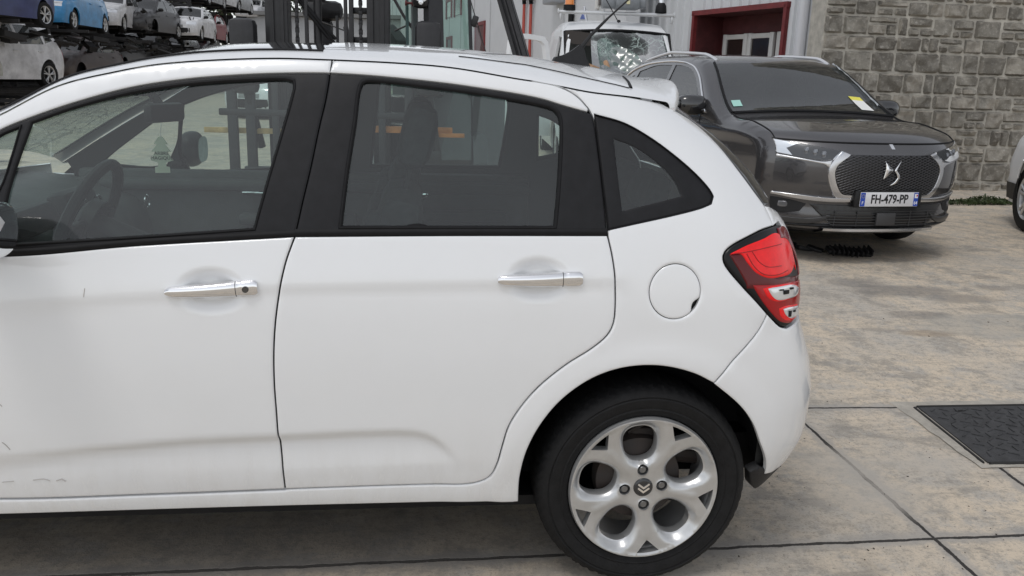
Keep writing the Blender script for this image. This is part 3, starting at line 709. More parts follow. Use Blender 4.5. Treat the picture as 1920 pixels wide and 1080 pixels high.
def well(x):
    b = MB(); a = np.linspace(.06, pi-.06, 30)
    G = [[(x+cos(w)*.386, y, .305+sin(w)*.386) for w in a] for y in (.10, .30)]; b.grid(np.array(G))
    b.add([(x+cos(w)*.405, .30, .305+sin(w)*.395) for w in a], [tuple(range(30))])
    G = mirror(b.v, b.f); b.add(*G); return b
wb = well(0.0); w2 = well(-2.466); wb.add(w2.v, w2.f); wb.each('wheel_well', mat('wheel_well_black', (.008, .008, .009), .9), hero)
# --- far side and front end
F2 = [mirror(*g) for g in fd_geo]; R2g = [mirror(*g) for g in rd_geo]
fd2 = mk('front_door', HPAINT, hero, F2); rd2 = mk('rear_door', HPAINT, hero, R2g)
mk('window_surround', GLOSSB, fd2, [mirror(*g) for g in fs_geo]); mk('window_surround', GLOSSB, rd2, [mirror(*g) for g in rs_geo])
GL_FAR = glassmat('clear_side_glass', (.80, .86, .84))
mk('window_glass', GL_FAR, fd2, [mirror(*g) for g in gf_geo]); mk('window_glass', GL_FAR, rd2, [mirror(*g) for g in gr_geo])
qp2 = mk('quarter_panel', HPAINT, hero, [mirror(*g) for g in q_geo]); mk('window_surround', GLOSSB, qp2, [mirror(*panelgeo(inset(gQo, .0012), [gQi], off=.003, thick=.01, roll=.002))])
mk('window_glass', GL_FAR, qp2, [mirror(*panelgeo(inset(gQi, -.004), off=.006, thick=0, roll=0, step=.06))])
fw = [(u, z, 0) for u, z in [(-2.835, .40), (-2.82, .46), (-2.77, .55), (-2.69, .63), (-2.58, .675), (-2.466, .69), (-2.35, .675), (-2.24, .63), (-2.16, .56), (-2.12, .48), (-2.105, .40), (-2.105, .34)]]
fen = dedup(np.vstack([crv([(-2.19, 1.03), (-2.5, .985), (-2.8, .93), (-3.1, .86), (-3.25, .80)]), [[-3.3, .72]], [[-3.0, .68], [-2.86, .62]], crv([(p[0], p[1]) for p in fw]), [[-2.18, .34], [-2.20, .85]]]))
g = [panelgeo(inset(fen, .0015))]; mk('front_wing', HPAINT, hero, g); mk('front_wing', HPAINT, hero, [mirror(*q) for q in g])
def u_endf(z): return float(u0f(z))-float(np.interp(YC-_inset(z)-.025, _FY, _FS))-.02
fbm = dedup(np.vstack([[[-2.87, .61], [-3.0, .67], [-3.3, .71]], [[u_endf(.72), .72]], [[u_endf(z), z] for z in np.linspace(.70, .22, 12)], [[-3.0, .23], [-2.84, .26], [-2.845, .42]]]))
g = [panelgeo(fbm)]; mk('front_bumper', HPAINT, hero, g+[mirror(*q) for q in g])
b = MB(); hx = np.linspace(0, 1, 24); G = []
for k in hx:
    u = -2.20-1.02*k; zf = float(np.interp(-u, [2.19, 2.5, 2.8, 3.1, 3.25], [1.03, .985, .93, .86, .80])); a = P(u, zf, 0, False); row = []
    for t in np.linspace(0, 1, 21): row.append((a[0]+(-2.33-.95*k-a[0])*(1-(1-t)**2)*(.4+.6*k), a[1]+(2*YC-2*a[1])*t, zf+(.06-.05*k)*(1-(2*t-1)**2)))
    G.append(row)
b.grid(np.array(G), True); b.build('bonnet', HPAINT, hero)
b = MB(); lg_ = panelgeo(dedup(np.vstack([[[-2.86, .79], [-3.1, .85], [-3.25, .79], [-3.3, .73], [-3.0, .70]]])), surf=P_in, off=-.004, thick=.01); b.add(*lg_); b.add(*mirror(*lg_)); b.each('headlight', CLEAR, hero)
# far door mirror, seen through the front windows
fm = onY(360, 279, 2*YC+.10); b = MB(); b.grid(ell(fm[0], fm[1], fm[2], .045, .11, .078), False); b.box((fm[0]-.02, 2*YC-.0, fm[2]-.05), (.05, .16, .03), bev=.01); b.build('mirror_shell', PLAS, hero)
b = MB(); b.add([(fm[0]+.049+.0*a_, fm[1]+.085*math.copysign(abs(cos(a_))**.7, cos(a_)), fm[2]+.056*math.copysign(abs(sin(a_))**.7, sin(a_))) for a_ in np.linspace(0, 2*pi, 32, endpoint=False)], [tuple(range(32))]); b.build('mirror_glass', mat('broken_mirror', (.62, .76, .72), .25, metal=.6, noise=(30, .25)), hero)
# --- interior
b = MB(); xd = np.linspace(-2.30, -1.82, 14); G = []
for x in xd:
    k = (x+2.30)/.48; G.append([(x, .14+(2*YC-.28)*t, 1.0-.05*k**3-(.06*k**2)*(1-.5*exp_(-((t-.27)/.16)**2)) + .02*exp_(-((t-.27)/.16)**2)) for t in np.linspace(0, 1, 30)]) if False else G.append([(x, .14+(2*YC-.28)*t, 1.0-.05*k**3-.05*k**2+.03*k*math.exp(-((t-.25)/.14)**2)) for t in np.linspace(0, 1, 30)])
G.append([(-1.78, y, z-.06) for (x, y, z) in G[-1]]); G.append([(-1.76, y, z-.16) for (x, y, z) in G[-2]]); G.append([(-1.86, y, .55) for (x, y, z) in G[-1]])
b.grid(np.array(G), True); dash = b.build('dashboard', TRIM, hero)
b = MB(); b.box((-1.80, .47, .975), (.12, .30, .09), rot=(0, -.3, 0), bev=.03); b.box((-1.79, .86, .93), (.08, .26, .20), rot=(0, -.2, 0), bev=.03); b.box((-1.78, .86, .75), (.14, .24, .4), bev=.03); b.build('instrument_binnacle', PLAS, dash)
for (y_, z_) in [(.28, .90), (.80, .97), (.92, .97), (1.45, .90)]:
    b = MB(); b.lathe([(.030, -.002), (.034, .004), (.030, .008), (.024, .006)], (-1.745, y_, z_), 'x', 20)
    b.build('air_vent', CHROME, dash)
sw_c = Vector((-1.61, .46, .985)); b = MB(); Msw = Matrix.Translation(sw_c) @ Euler((0, R_(-66), 0)).to_matrix().to_4x4()
ring = [(.185*cos(a), .185*sin(a), 0) for a in np.linspace(0, 2*pi, 49)]; b.tube(ring, .0165, 10, cap=False); q = MB()
for a in (R_(90), R_(-90), R_(180)): b.box((cos(a)*.11, sin(a)*.11, -.012), (.12 if abs(sin(a)) < .5 else .05, .12 if abs(sin(a)) > .5 else .05, .02), bev=.008)
b.lathe([(.0001, .02), (.055, .018), (.075, .004), (.078, -.03)], (0, 0, 0), 'z', 28); b.tube([(0, 0, -.02), (0, 0, -.20)], .04, 14); b.xf(Msw); sw = b.build('steering_wheel', PLAS, hero)
b = MB()
for dz in (0, -.022): b.prism([(-.030, -.010+dz), (0, .014+dz), (.030, -.010+dz), (.030, -.018+dz), (0, .004+dz), (-.030, -.018+dz)], .022, .026, 'z')
b.xf(Msw @ Matrix.Rotation(R_(-90), 4, 'Z')); b.build('wheel_emblem', CHROME, sw)
def seat(x, y, w=.48, n='front_seat', recl=14):
    b = MB(); b.box((x, y, .55), (.50, w, .16), bev=.05, rot=(0, R_(-6), 0)); 
    M = Matrix.Translation((x+.24, y, .58)) @ Matrix.Rotation(R_(recl), 4, 'Y'); q = MB(); q.box((0, 0, .26), (.13, w, .56), bev=.05); q.box((-.05, w/2-.05, .26), (.10, .08, .44), bev=.035); q.box((-.05, -w/2+.05, .26), (.10, .08, .44), bev=.035)
    q.box((-.005, 0, .70), (.10, .27, .19), bev=.045); q.tube([(0, .06, .5), (0, .06, .68)], .007, 8); q.tube([(0, -.06, .5), (0, -.06, .68)], .007, 8); q.xf(M); b.add(q.v, q.f)
    return b.build(n, SEATM, hero)
seat(-1.05, .46); seat(-1.05, 1.27)
b = MB(); b.box((-.23, YC, .57), (.50, 1.22, .16), bev=.05); b.box((.0, YC, .80), (.14, 1.22, .50), rot=(0, R_(16), 0), bev=.05)
for y in (.5, YC, 1.23): b.box((.085, y, 1.10), (.09, .24, .13), rot=(0, R_(16), 0), bev=.04)
b.box((.25, YC, .86), (.36, 1.28, .03), bev=.01); b.build('rear_bench', SEATM, hero)
b = MB(); b.box((-1.1, 1.585, .78), (1.9, .05, .48), bev=.02); b.box((-1.1, 1.56, .96), (1.9, .07, .05), bev=.02); b.box((-1.15, 1.53, .82), (.5, .07, .05), bev=.02); b.box((-.45, 1.53, .84), (.4, .07, .05), bev=.02); b.build('door_card', TRIM, hero)
b = MB(); b.box((-1.33, 1.525, .93), (.10, .018, .018), bev=.005); b.box((-.62, 1.525, .93), (.05, .018, .03), bev=.005); b.build('inner_door_handle', CHROME, hero)
# rear view mirror on the windscreen
mp = onY(309, 211, .80)
b = MB(); M = Euler((0, 0, R_(72))).to_matrix(); b.box(mp, (.19, .035, .062), rot=Matrix(M), bev=.016); b.tube([mp+np.array([-.01, 0, .02]), mp+np.array([-.06, 0, .09])], .014, 8); b.build('interior_mirror', PLAS, hero)
# small scuffs and marks on the near side
def mark(pts, w, m=None, par=None, off=-.0006):
    q = pz(pts, step=.01); b = MB(); b.tube(P(q[:, 0], q[:, 1], off), w, 5); return b.build('scratch', m or mat('scratch_grey', (.46, .44, .42), .6), par or fd)
mark([(4, 829), (12, 835), (19, 843)], .0013); mark([(60, 902), (80, 900), (92, 903)], .0012); mark([(104, 903), (114, 900), (122, 904)], .0014); mark([(2, 906), (24, 904)], .0009); mark([(158, 556), (160, 540)], .0009, mat('scratch_light', (.5, .47, .44), .6)); mark([(0, 758), (4, 762)], .0012)
b = MB(); q = [inv(x, y) for x, y in [(757, 426), (765, 421), (782, 418.5), (798, 421), (806, 426)]]; b.add(*panelgeo(crv([tuple(v) for v in q], True, .006, 60), off=.004, thick=0, roll=0, step=.05)); b.build('glass_tab', RUB, rd)
# --- wheels
def wheel(name, cx_, y0, parent, sgn=1, detail=True):
    "outer face at y0, looking towards -y"
    R = .3105; W_ = .195; e = bpy.data.objects.new(name, None); COL.objects.link(e); e.parent = parent; e.location = (cx_, y0, .305)
    b = MB(); pr = [(.211, .028), (.2175, .014), (.224, .006), (.236, .002), (.240, -.0005), (.244, .0015), (.256, -.003), (.272, -.0045), (.276, -.0015), (.280, -.004), (.286, -.001), (.294, .006), (.3025, .016), (.307, .028)]
    # shoulder and tread with blocks
    n = 180; prof = pr+[(.3095, .045), (.3105, .07), (.3105, .12), (.3095, .147), (.306, .168), (.295, .186), (.26, .197), (.211, .175)]
    V = []; F_ = []
    for k in range(n):
        w = 2*pi*k/n; g = k % 3
        for i, (r, h) in enumerate(prof):
            if .300 < r and detail:
                zig = (g == 0) if (i % 2 == 0) else (g == 1)
                if zig: r -= .0045 if .014 < h < .18 else 0
            V.append((r*cos(w), h, r*sin(w)))
    m = len(prof)
    for k in range(n):
        for i in range(m-1): a = k*m+i; c_ = ((k+1) % n)*m+i; F_.append((a, c_, c_+1, a+1))
    b.add(V, F_)
    b.build('tyre', mat('tyre_rubber', (.0095, .0095, .010), .7, spec=.25, noise=(35, .3), bump=(120, .2)), e, sharp=25)
    # alloy face
    Rr = .2165; outer = [(Rr*cos(a), Rr*sin(a)) for a in np.linspace(0, 2*pi, 140, endpoint=False)]
    OFF0 = 97; big = []; bev = []; tri = []
    def oval(ac, r0, rl, rw_, egg, n=44):
        o = []
        for k in range(n):
            t = 2*pi*k/n; c_, s_ = cos(t), sin(t); pw = 2.35
            x = math.copysign(abs(c_)**(2/pw), c_)*rl; y = math.copysign(abs(s_)**(2/pw), s_)*rw_*(1+egg*x/rl)
            o.append(((r0+x)*cos(ac)-y*sin(ac), (r0+x)*sin(ac)+y*cos(ac)))
        return np.array(o)
    for k in range(5):
        a = R_(OFF0+72*k); big.append(oval(a, .1335, .0545, .0485, .10)); bev.append(oval(a, .1365, .0725, .0625, .16))
        a2 = R_(OFF0+36+72*k); t3 = [(.166, 0), (.176, -.010), (.2015, -.033), (.2035, -.020), (.2045, 0), (.2035, .020), (.2015, .033), (.176, .010)]
        tri.append(crv([(r*cos(a2)-y*sin(a2), r*sin(a2)+y*cos(a2)) for r, y in t3], True, .006, 60))
    bolts = [(.0545*cos(R_(5+90*k)), .0545*sin(R_(5+90*k))) for k in range(4)]
    bh = [np.array([(x+.0165*cos(t), y+.0165*sin(t)) for t in np.linspace(0, 2*pi, 26, endpoint=False)]) for x, y in bolts]
    cap = np.array([(.0285*cos(t), .0285*sin(t)) for t in np.linspace(0, 2*pi, 40, endpoint=False)])
    v, f, loops = cdt(outer, big+tri+bh+[cap], .008, (), (.002, .0045))
    r = np.hypot(v[:, 0], v[:, 1]); db = np.full(len(v), 1.)
    h = -.004+.013*(1-(np.clip(r/.20, 0, 1))**2)**1.0+.0      # dish: centre sits deeper
    ins = np.zeros(len(v))
    for B, Bi in zip(bev, big):
        inside = pip(B, v); dd = pdist([B], v); ins = np.maximum(ins, np.where(inside, dd, 0))
    h = h+.016*sstep(0, .020, ins)+ins*.25
    # ridge line along each spoke, rim lip
    ang = (np.degrees(np.arctan2(v[:, 1], v[:, 0]))-OFF0-36) % 72; ang = np.minimum(ang, 72-ang); arc = np.radians(ang)*r
    h = h-.0035*np.exp(-(arc/.010)**2)*(sstep(.045, .08, r)*(1-sstep(.15, .17, r)))
    h = h-.004*sstep(.2045, .2115, r)+.004*sstep(.214, .2165, r)
    hb = pdist(bh, v); h = h-.002*np.exp(-(hb/.003)**2)
    X = np.stack([v[:, 0], h, v[:, 1]], 1)
    used = np.unique(f); mp_ = -np.ones(len(v), int); mp_[used] = range(len(used)); X = X[used]; f = mp_[f]; v2 = v[used]
    cnt = {}
    for q in f:
        for i in range(3): kx = tuple(sorted((q[i], q[(i+1) % 3]))); cnt[kx] = cnt.get(kx, 0)+1
    be = [(q[i], q[(i+1) % 3]) for q in f for i in range(3) if cnt[tuple(sorted((q[i], q[(i+1) % 3])))] == 1]
    F_ = [tuple(q) for q in f]; XX = list(map(tuple, X)); 
    bv = sorted({i for ee in be for i in ee}); kmap = {}
    for i in bv:
        p = v2[i]; rr = np.hypot(*p); dep = .030 if rr < .205 else .03
        kmap[i] = len(XX); XX.append((p[0]*(1.0), X[i][1]+dep, p[1]*(1.0)))
    F_ += [(a, kmap[a], kmap[c_], c_) for a, c_ in be]
    b = MB(); b.add(XX, F_)
    b.lathe([(.2165, .0), (.2185, .004), (.2175, .012), (.206, .020), (.200, .030), (.196, .08), (.196, .17), (.212, .185)], (0, 0, 0), 'y', 96)
    rim = b.build('rim', ALLOY, e, sharp=40)
    if detail:
        b = MB(); b.lathe([(.0001, .0035), (.020, .0032), (.0255, .0045), (.0282, .0075)], (0, 0, 0), 'y', 40); cp = b.build('centre_cap', mat('cap_black', (.02, .021, .023), .25, coat=.5), e)
        b = MB()
        for dz in (.004, -.0085):
            b.prism([(-.017, dz+.009), (-.0145, dz+.0105), (0, dz-.0005), (.0145, dz+.0105), (.017, dz+.009), (.017, dz+.0055), (0, dz-.0075), (-.017, dz+.0055)], .0015, .0040, 'y')
        b.build('cap_emblem', CHROME, e, smooth=False)
        for x, y in bolts:
            b = MB(); b.lathe([(.0001, .008), (.0088, .008), (.0100, .0095), (.0103, .02)], (x, 0, y), 'y', 24); b.lathe([(.0163, .012), (.0163, .03)], (x, 0, y), 'y', 24); b.lathe([(.0001, .024), (.0166, .024)], (x, 0, y), 'y', 24)
            b.build('wheel_bolt', mat('bolt_grey', (.20, .20, .20), .35, metal=.7), e)
        b = MB(); b.lathe([(.0001, .045), (.06, .045), (.07, .06), (.125, .07), (.130, .11)], (0, 0, 0), 'y', 48); b.box((.03, .12, .12), (.10, .05, .05), bev=.01); b.tube([(-.03, .10, .13), (.02, .09, .165), (.06, .10, .15)], .006, 8); b.tube([(0, .12, 0), (.1, .14, .05), (.3, .15, .02)], .03, 10); b.build('brake_drum', mat('rusty_drum', (.035, .033, .032), .7, noise=(18, .4, (.05, .035, .028))), e)
    return e
rw = wheel('wheel', 0.0, .030, hero)
fw_ = copy_tree(rw, hero); fw_.location = (-2.466, .030, .305)
for x in (0.0, -2.466):
    w_ = copy_tree(rw, hero); w_.location = (x, 2*YC-.030, .305); w_.rotation_euler = (0, 0, pi)
for ch in hero.children: ch.matrix_parent_inverse = Matrix.Translation((1.2, -YC, 0))
# air freshener hanging from the mirror
fp = mp+np.array([.0, -.01, 0]); ft = onY(303, 292, .80)
af = thing('air_freshener', tuple(ft), 'pale tree-shaped cardboard air freshener hanging from the interior mirror of the white hatchback', 'air freshener')
tree = [(-.006, .05), (.006, .05), (.022, .030), (.012, .030), (.030, .010), (.018, .010), (.034, -.012), (.012, -.018), (.012, -.028), (.022, -.030), (.022, -.045), (-.022, -.045), (-.022, -.030), (-.012, -.028), (-.012, -.018), (-.034, -.012), (-.018, .010), (-.030, .010), (-.012, .030), (-.022, .030)]
b = MB(); b.prism([(x*1.05, z*1.25) for x, z in tree], 0, .0015, 'y'); b.build('card', mat('cream_card', (.80, .80, .66), .8), af, smooth=False)
b = MB(); b.tube([(0, 0, .06), (.003, 0, .085), (.006, .01, .12)], .0008, 6); b.build('string', WHITETXT, af)
mx_ = Matrix.Translation((0, -.001, 0)) @ Matrix.Rotation(pi/2, 4, 'X')
text_mesh('lettering', 'ARBRE\nMAGIQUE', .0155, BLACKTXT, af, mx_, .0002)
af.rotation_euler = (0, 0, R_(8))
# ================================================================ ordinary cars: silhouette + windows, nose at x=0 pointing to -x, right side at +y
def car_wheel(name, x, y0, r, parent, sgn, rimr=.66, mrim=None, spokes=5, w=.21, lo=False):
    e = bpy.data.objects.new(name, None); COL.objects.link(e); e.parent = parent; e.location = (x, y0, r); e.rotation_euler = (0, 0, 0 if sgn < 0 else pi)
    n = 28 if lo else 64; b = MB(); R2 = r*rimr
    b.lathe([(R2*.97, .02), (R2*1.03, .006), (r*.84, -.004), (r*.95, .010), (r*.985, .03), (r, .06), (r, w-.06), (r*.97, w-.02), (r*.85, w), (R2, w-.01)], (0, 0, 0), 'y', n); b.build('tyre', MATS['tyre_rubber'], e)
    b = MB(); b.lathe([(R2*.90, .025), (R2*1.0, .012), (R2*.985, .03), (R2*.93, .06), (R2*.90, .15)], (0, 0, 0), 'y', n)
    for k in range(spokes):
        a = 2*pi*k/spokes+.3
        for da in (-.17, .17):
            p0 = (cos(a)*R2*.18, .03, sin(a)*R2*.18); p1 = (cos(a+da)*R2*.93, .024, sin(a+da)*R2*.93)
            b.tube([p0, p1], [R2*.075, R2*.06], 6, flat=1)
    b.lathe([(.0001, .018), (R2*.17, .018), (R2*.22, .04)], (0, 0, 0), 'y', 16); b.build('rim', mrim or ALLOY, e)
    b = MB(); b.lathe([(.0001, .07), (R2*.9, .075)], (0, 0, 0), 'y', 20); b.build('brake_disc', MATS['wheel_well_black'], e)
    return e
def gen_car(name, sp, paint, loc, rz, label, cat='car', group=None, lo=True, missing=()):
    root = thing(name, loc, label, cat, rz, group)
    W_ = sp['W']; belt = sp['belt']; tk = sp.get('tumble', .32); L = sp['sil'][-1][0]; rr = sp.get('rr', .07)
    st = .10 if lo else .035
    sil = [(p[0], p[1]) for p in sp['sil']]; tags = [p[2] if len(p) > 2 else 'body' for p in sp['sil']]
    segs = []; cur = []
    dense = []; dt = []
    # smooth silhouette, keep tag per dense point
    poly = crv(sil, False, .05 if lo else .025, sp.get('corner', 32))
    ctrl = np.array(sil)
    ci = [int(np.argmin(np.hypot(*(poly-c).T))) for c in ctrl]
    for i in range(len(ctrl)-1): dt += [tags[i]]*(ci[i+1]-ci[i])
    dt.append(tags[-2])
    fr, rear = sp.get('nose', (.55, .22)), sp.get('tail', (.45, .16))
    side_z = hermite([0, .25, .45, .62, belt, belt+.15, belt+.60], [.06, .035, .008, .0, .03, .03+tk*.12, .03+tk*.60])
    x_of_end = lambda z: 0
    def warp(X):
        X = np.array(X, float); a = np.abs(X[..., 1])/W_
        wf = 1-sstep(0, fr[0]*2.2, X[..., 0]); wr = sstep(L-rear[0]*2.2, L, X[..., 0])
        X[..., 0] += fr[1]*wf*np.clip(a, 0, 1.2)**3.2-rear[1]*wr*np.clip(a, 0, 1.2)**3.2
        X[..., 1] *= 1-sp.get('ysq', .05)*wf*a-.05*wr*a
        X[..., 1] *= 1-sp.get('pinch', .03)*(sstep(1.2, 0, X[..., 0])+sstep(L-1.2, L, X[..., 0]))
        return X
    dsil = crv(sil, False, .05, 32)
    wheels = sp['wheels']; wr_ = sp['wr']; ar = sp.get('arch', wr_*1.14)
    bot = sp['bottom']
    pts = [tuple(p) for p in poly]
    base = []
    xs_ = sorted(wheels, reverse=True); xe = pts[-1][0]
    base.append((xe, bot+.02))
    for wx in xs_:
        aa = np.linspace(0, pi, 18); 
        h0 = bot+.01
        s_ = max(-.99, min(.99, (h0-wr_)/ar)); a0 = math.asin(s_)
        for a in np.linspace(a0, pi-a0, 20): base.append((wx+ar*cos(a), wr_+ar*sin(a)))
    base.append((pts[0][0], bot+.02))
    outline = dedup(np.array(pts+base), .004)
    outline = crv_lin(outline, st*.8)
    sild = np.vstack([poly])
    def sd(x, z):
        q = np.stack([np.ravel(x), np.ravel(z)], 1); d = np.full(len(q), 9.)
        for a, b_ in zip(sild[:-1], sild[1:]):
            e = b_-a; w = q-a; t = np.clip((w@e)/max(1e-12, e@e), 0, 1); d = np.minimum(d, np.hypot(*(w-t[:, None]*e).T))
        return d.reshape(np.shape(x))
    def ysurf(x, z):
        d = sd(x, z); t = np.clip(1-d/rr, 0, 1)
        fl = 0
        for wx in wheels: fl = fl+.012*(1-sstep(ar, ar+.07, np.hypot(x-wx, z-wr_)))
        ft = sp.get('feat'); f_ = ft(x, z) if ft else 0
        return W_-side_z(z)-rr*(1-np.sqrt(np.clip(1-t*t, 0, 1)))*.8+fl-f_
    def S(x, z, off=0):
        x = np.asarray(x, float); z = np.asarray(z, float); return warp(np.stack([x, -(ysurf(x, z)-off), z], -1))
    wins = [crv(w, True, .06 if lo else .02, 40) for w in sp['windows']]
    g = panelgeo(outline, wins, surf=S, off=0, thick=.04, roll=0, step=st)
    b = MB(); b.add(*g); b.add(*mirror(*g, yc=0))
    # top / front / rear skins
    nc = 17 if lo else 41; crown = sp.get('crown', .035)
    nrm = np.gradient(poly, axis=0); nrm = np.stack([-nrm[:, 1], nrm[:, 0]], 1); nrm /= np.maximum(1e-9, np.linalg.norm(nrm, axis=1))[:, None]
    ys = ysurf(poly[:, 0], poly[:, 1]); tt = np.linspace(-1, 1, nc)
    sk = np.zeros((len(poly), nc, 3))
    for j, t in enumerate(tt):
        c_ = crown*(1-t*t); sk[:, j, 0] = poly[:, 0]+nrm[:, 0]*c_; sk[:, j, 1] = ys*t; sk[:, j, 2] = poly[:, 1]+nrm[:, 1]*c_
    sk = warp(sk)
    ranges = []
    i = 0
    while i < len(poly)-1:
        j = i
        while j < len(poly)-1 and dt[j] == dt[i]: j += 1
        ranges.append((dt[i], i, j)); i = j
    gm = {'glass': sp.get('glassmat', GL_DARK), 'dark': PLAS}
    for tg_, i, j in ranges:
        if tg_ == 'body': b.grid(sk[i:j+1], False)
        elif tg_ == 'open': pass
    body = b.build('body', paint, root, sharp=45)
    for tg_, i, j in ranges:
        if tg_ in ('glass', 'wglass', 'dark'):
            q = MB(); q.grid(sk[i:j+1], False)
            q.build({'glass': 'rear_window', 'wglass': 'windscreen', 'dark': 'grille'}[tg_], gm.get(tg_, sp.get('wmat', GL_DARK)), root)
    for wpoly in wins:
        for s in (0, 1):
            if ('window', s) in missing: continue
            g = panelgeo(inset(wpoly, -.004), surf=S, off=.008, thick=0, roll=0, step=.15)
            if s: g = mirror(*g, yc=0)
            q = MB(); q.add(*g); q.build('side_window', sp.get('glassmat', GL_DARK), root)
    q = MB(); q.box((L/2, 0, bot+.05), (L-.9, W_*1.7, .06))
    for wx in wheels: q.box((wx, 0, wr_+.05), (ar*1.9, W_*2-.46, .5))
    q.box((L*.55, 0, belt-.30), (L*.45, W_*1.6, .06)); q.box((.9, 0, .55), (1.3, W_*1.5, .4)); q.build('underbody', MATS['wheel_well_black'], root)
    q = MB()
    for sx in (-.38, .38):
        q.box((L*.50, sx*1.0, belt-.05), (.12, .44, .62), rot=(0, .2, 0), bev=.04); q.box((L*.50+.07, sx, belt+.27), (.09, .24, .17), rot=(0, .2, 0), bev=.03)
    q.box((L*.70, 0, belt-.1), (.12, 1.2, .5), rot=(0, .3, 0), bev=.04); q.box((sp['dash'], 0, belt-.08), (.4, W_*1.7, .14), bev=.04); q.build('seat', SEATM, root)
    q = MB(); sw_ = [(sp['dash']+.32+.06*sin(a), -.38+.18*cos(a), belt-.02+.17*sin(a)) for a in np.linspace(0, 2*pi, 25)]; q.tube(sw_, .015, 6); q.build('steering_wheel', PLAS, root)
    for wx in wheels:
        for s in (-1, 1):
            if (wx, s) in missing: continue
            car_wheel('wheel', wx, s*(W_-.035), wr_, root, s, lo=lo, mrim=sp.get('rimmat'), rimr=sp.get('rimr', .66))
    # mirrors, handles, lights
    for s in (-1, 1):
        q = MB(); q.grid(warp(ell(sp['mx'], s*(W_+.07), belt+.07, *sp.get('mirsize', (.07, .10, .065)), n=16, m=10)), s > 0); q.box((sp['mx'], s*(W_-.03), belt+.02), (.05, .12, .04), bev=.01); q.build('door_mirror', sp.get('mirmat', PLAS), root)
    for hx in sp.get('handles', []):
        for s in (-1, 1):
            q = MB(); yy = float(ysurf(np.array([hx]), np.array([belt-.10]))[0]); q.box((hx, s*(yy+.012), belt-.10), (.20, .03, .028), bev=.01); q.build('door_handle', paint, root)
    fx, fz0, fz1, fy0, fy1 = sp.get('head', (0, .58, .72, .38, .78))
    kf = int(np.argmax(poly[:, 0] > L*.30)); kr = int(len(poly)-np.argmax(poly[::-1, 0] < L*.80))
    def onskin(y, z, off=0.0, front=True):
        "point on the front (or rear) skin at lateral y and height z"
        y, z = np.broadcast_arrays(np.asarray(y, float), np.asarray(z, float)); shp = y.shape; y = y.ravel(); z = z.ravel(); out = np.zeros((len(y), 3))
        A = sk[:kf] if front else sk[kr:][::-1]; zc = np.maximum.accumulate(A[:, :, 2], axis=0)
        for i in range(len(y)):
            t = y[i]/W_; 
            for _ in range(3):
                f = np.clip((t+1)/2*(nc-1), 0, nc-1.0001); j = int(f); w = f-j
                zz_ = zc[:, j]*(1-w)+zc[:, j+1]*w; k = int(np.clip(np.searchsorted(zz_, z[i])-1, 0, len(zz_)-2)); q = np.clip((z[i]-zz_[k])/max(1e-6, zz_[k+1]-zz_[k]), 0, 1)
                p_ = (A[k, j]*(1-w)+A[k, j+1]*w)*(1-q)+(A[k+1, j]*(1-w)+A[k+1, j+1]*w)*q
                t = float(np.clip(t+(y[i]-p_[1])/W_, -1, 1))
            out[i] = p_
        out[:, 0] += -off if front else off
        return out.reshape(shp+(3,))
    def ontop(x, t, off=0.0):
        "point on the top skin at length x, t -1..1 across"
        x, t = np.broadcast_arrays(np.asarray(x, float), np.asarray(t, float)); shp = x.shape; out = []
        for a, b_ in zip(x.ravel(), t.ravel()):
            f = np.clip((b_+1)/2*(nc-1), 0, nc-1.0001); j = int(f); w = f-j; C_ = sk[k0:k1, j]*(1-w)+sk[k0:k1, j+1]*w
            k = int(np.clip(np.searchsorted(C_[:, 0], a)-1, 0, len(C_)-2)); q = np.clip((a-C_[k, 0])/max(1e-6, C_[k+1, 0]-C_[k, 0]), 0, 1); p_ = C_[k]*(1-q)+C_[k+1]*q; out.append(p_+np.array([0, 0, off]))
        return np.array(out).reshape(shp+(3,))
    k0 = int(np.argmax(poly[:, 1] > belt-.16)); k1 = int(len(poly)-np.argmax(poly[::-1, 1] > belt+.1))
    if 'head' in sp and 'nohead' not in missing:
        for s in (-1, 1):
            G = [[onskin(s*y, z, .012*sin(pi*i/6)+.004) for y in np.linspace(fy0, fy1, 9)] for i, z in enumerate(np.linspace(fz0, fz1, 7))]
            q = MB(); q.grid(np.array(G)); q.build('headlight', CLEAR, root)
        G = [[onskin(y, z, .004) for y in np.linspace(-.52, .52, 9)] for z in np.linspace(.28, .48, 5)]; q = MB(); q.grid(np.array(G)); q.build('grille', PLAS, root)
        G = [[onskin(y, z, .012) for y in np.linspace(-.26, .26, 3)] for z in np.linspace(.50, .60, 3)]; q = MB(); q.grid(np.array(G)); q.build('number_plate', mat('grubby_plate', (.25, .25, .25), .5), root)
    if 'tail_l' in sp:
        for s in (-1, 1):
            G = [[onskin(s*y, z, .01, False) for y in np.linspace(.5, .8, 6)] for z in np.linspace(.75, 1.0, 6)]; q = MB(); q.grid(np.array(G)); q.build('tail_light', REDL, root)
    return root, dict(ontop=ontop, S=S, warp=warp, onskin=onskin, poly=poly, ysurf=ysurf, body=body, W=W_, L=L)
def crv_lin(p, s):
    o = []
    for a, b in zip(p, np.roll(p, -1, 0)):
        k = max(1, int(np.ceil(np.hypot(*(b-a))/s)))
        for j in range(k): o.append(a+(b-a)*j/k)
    return np.array(o)
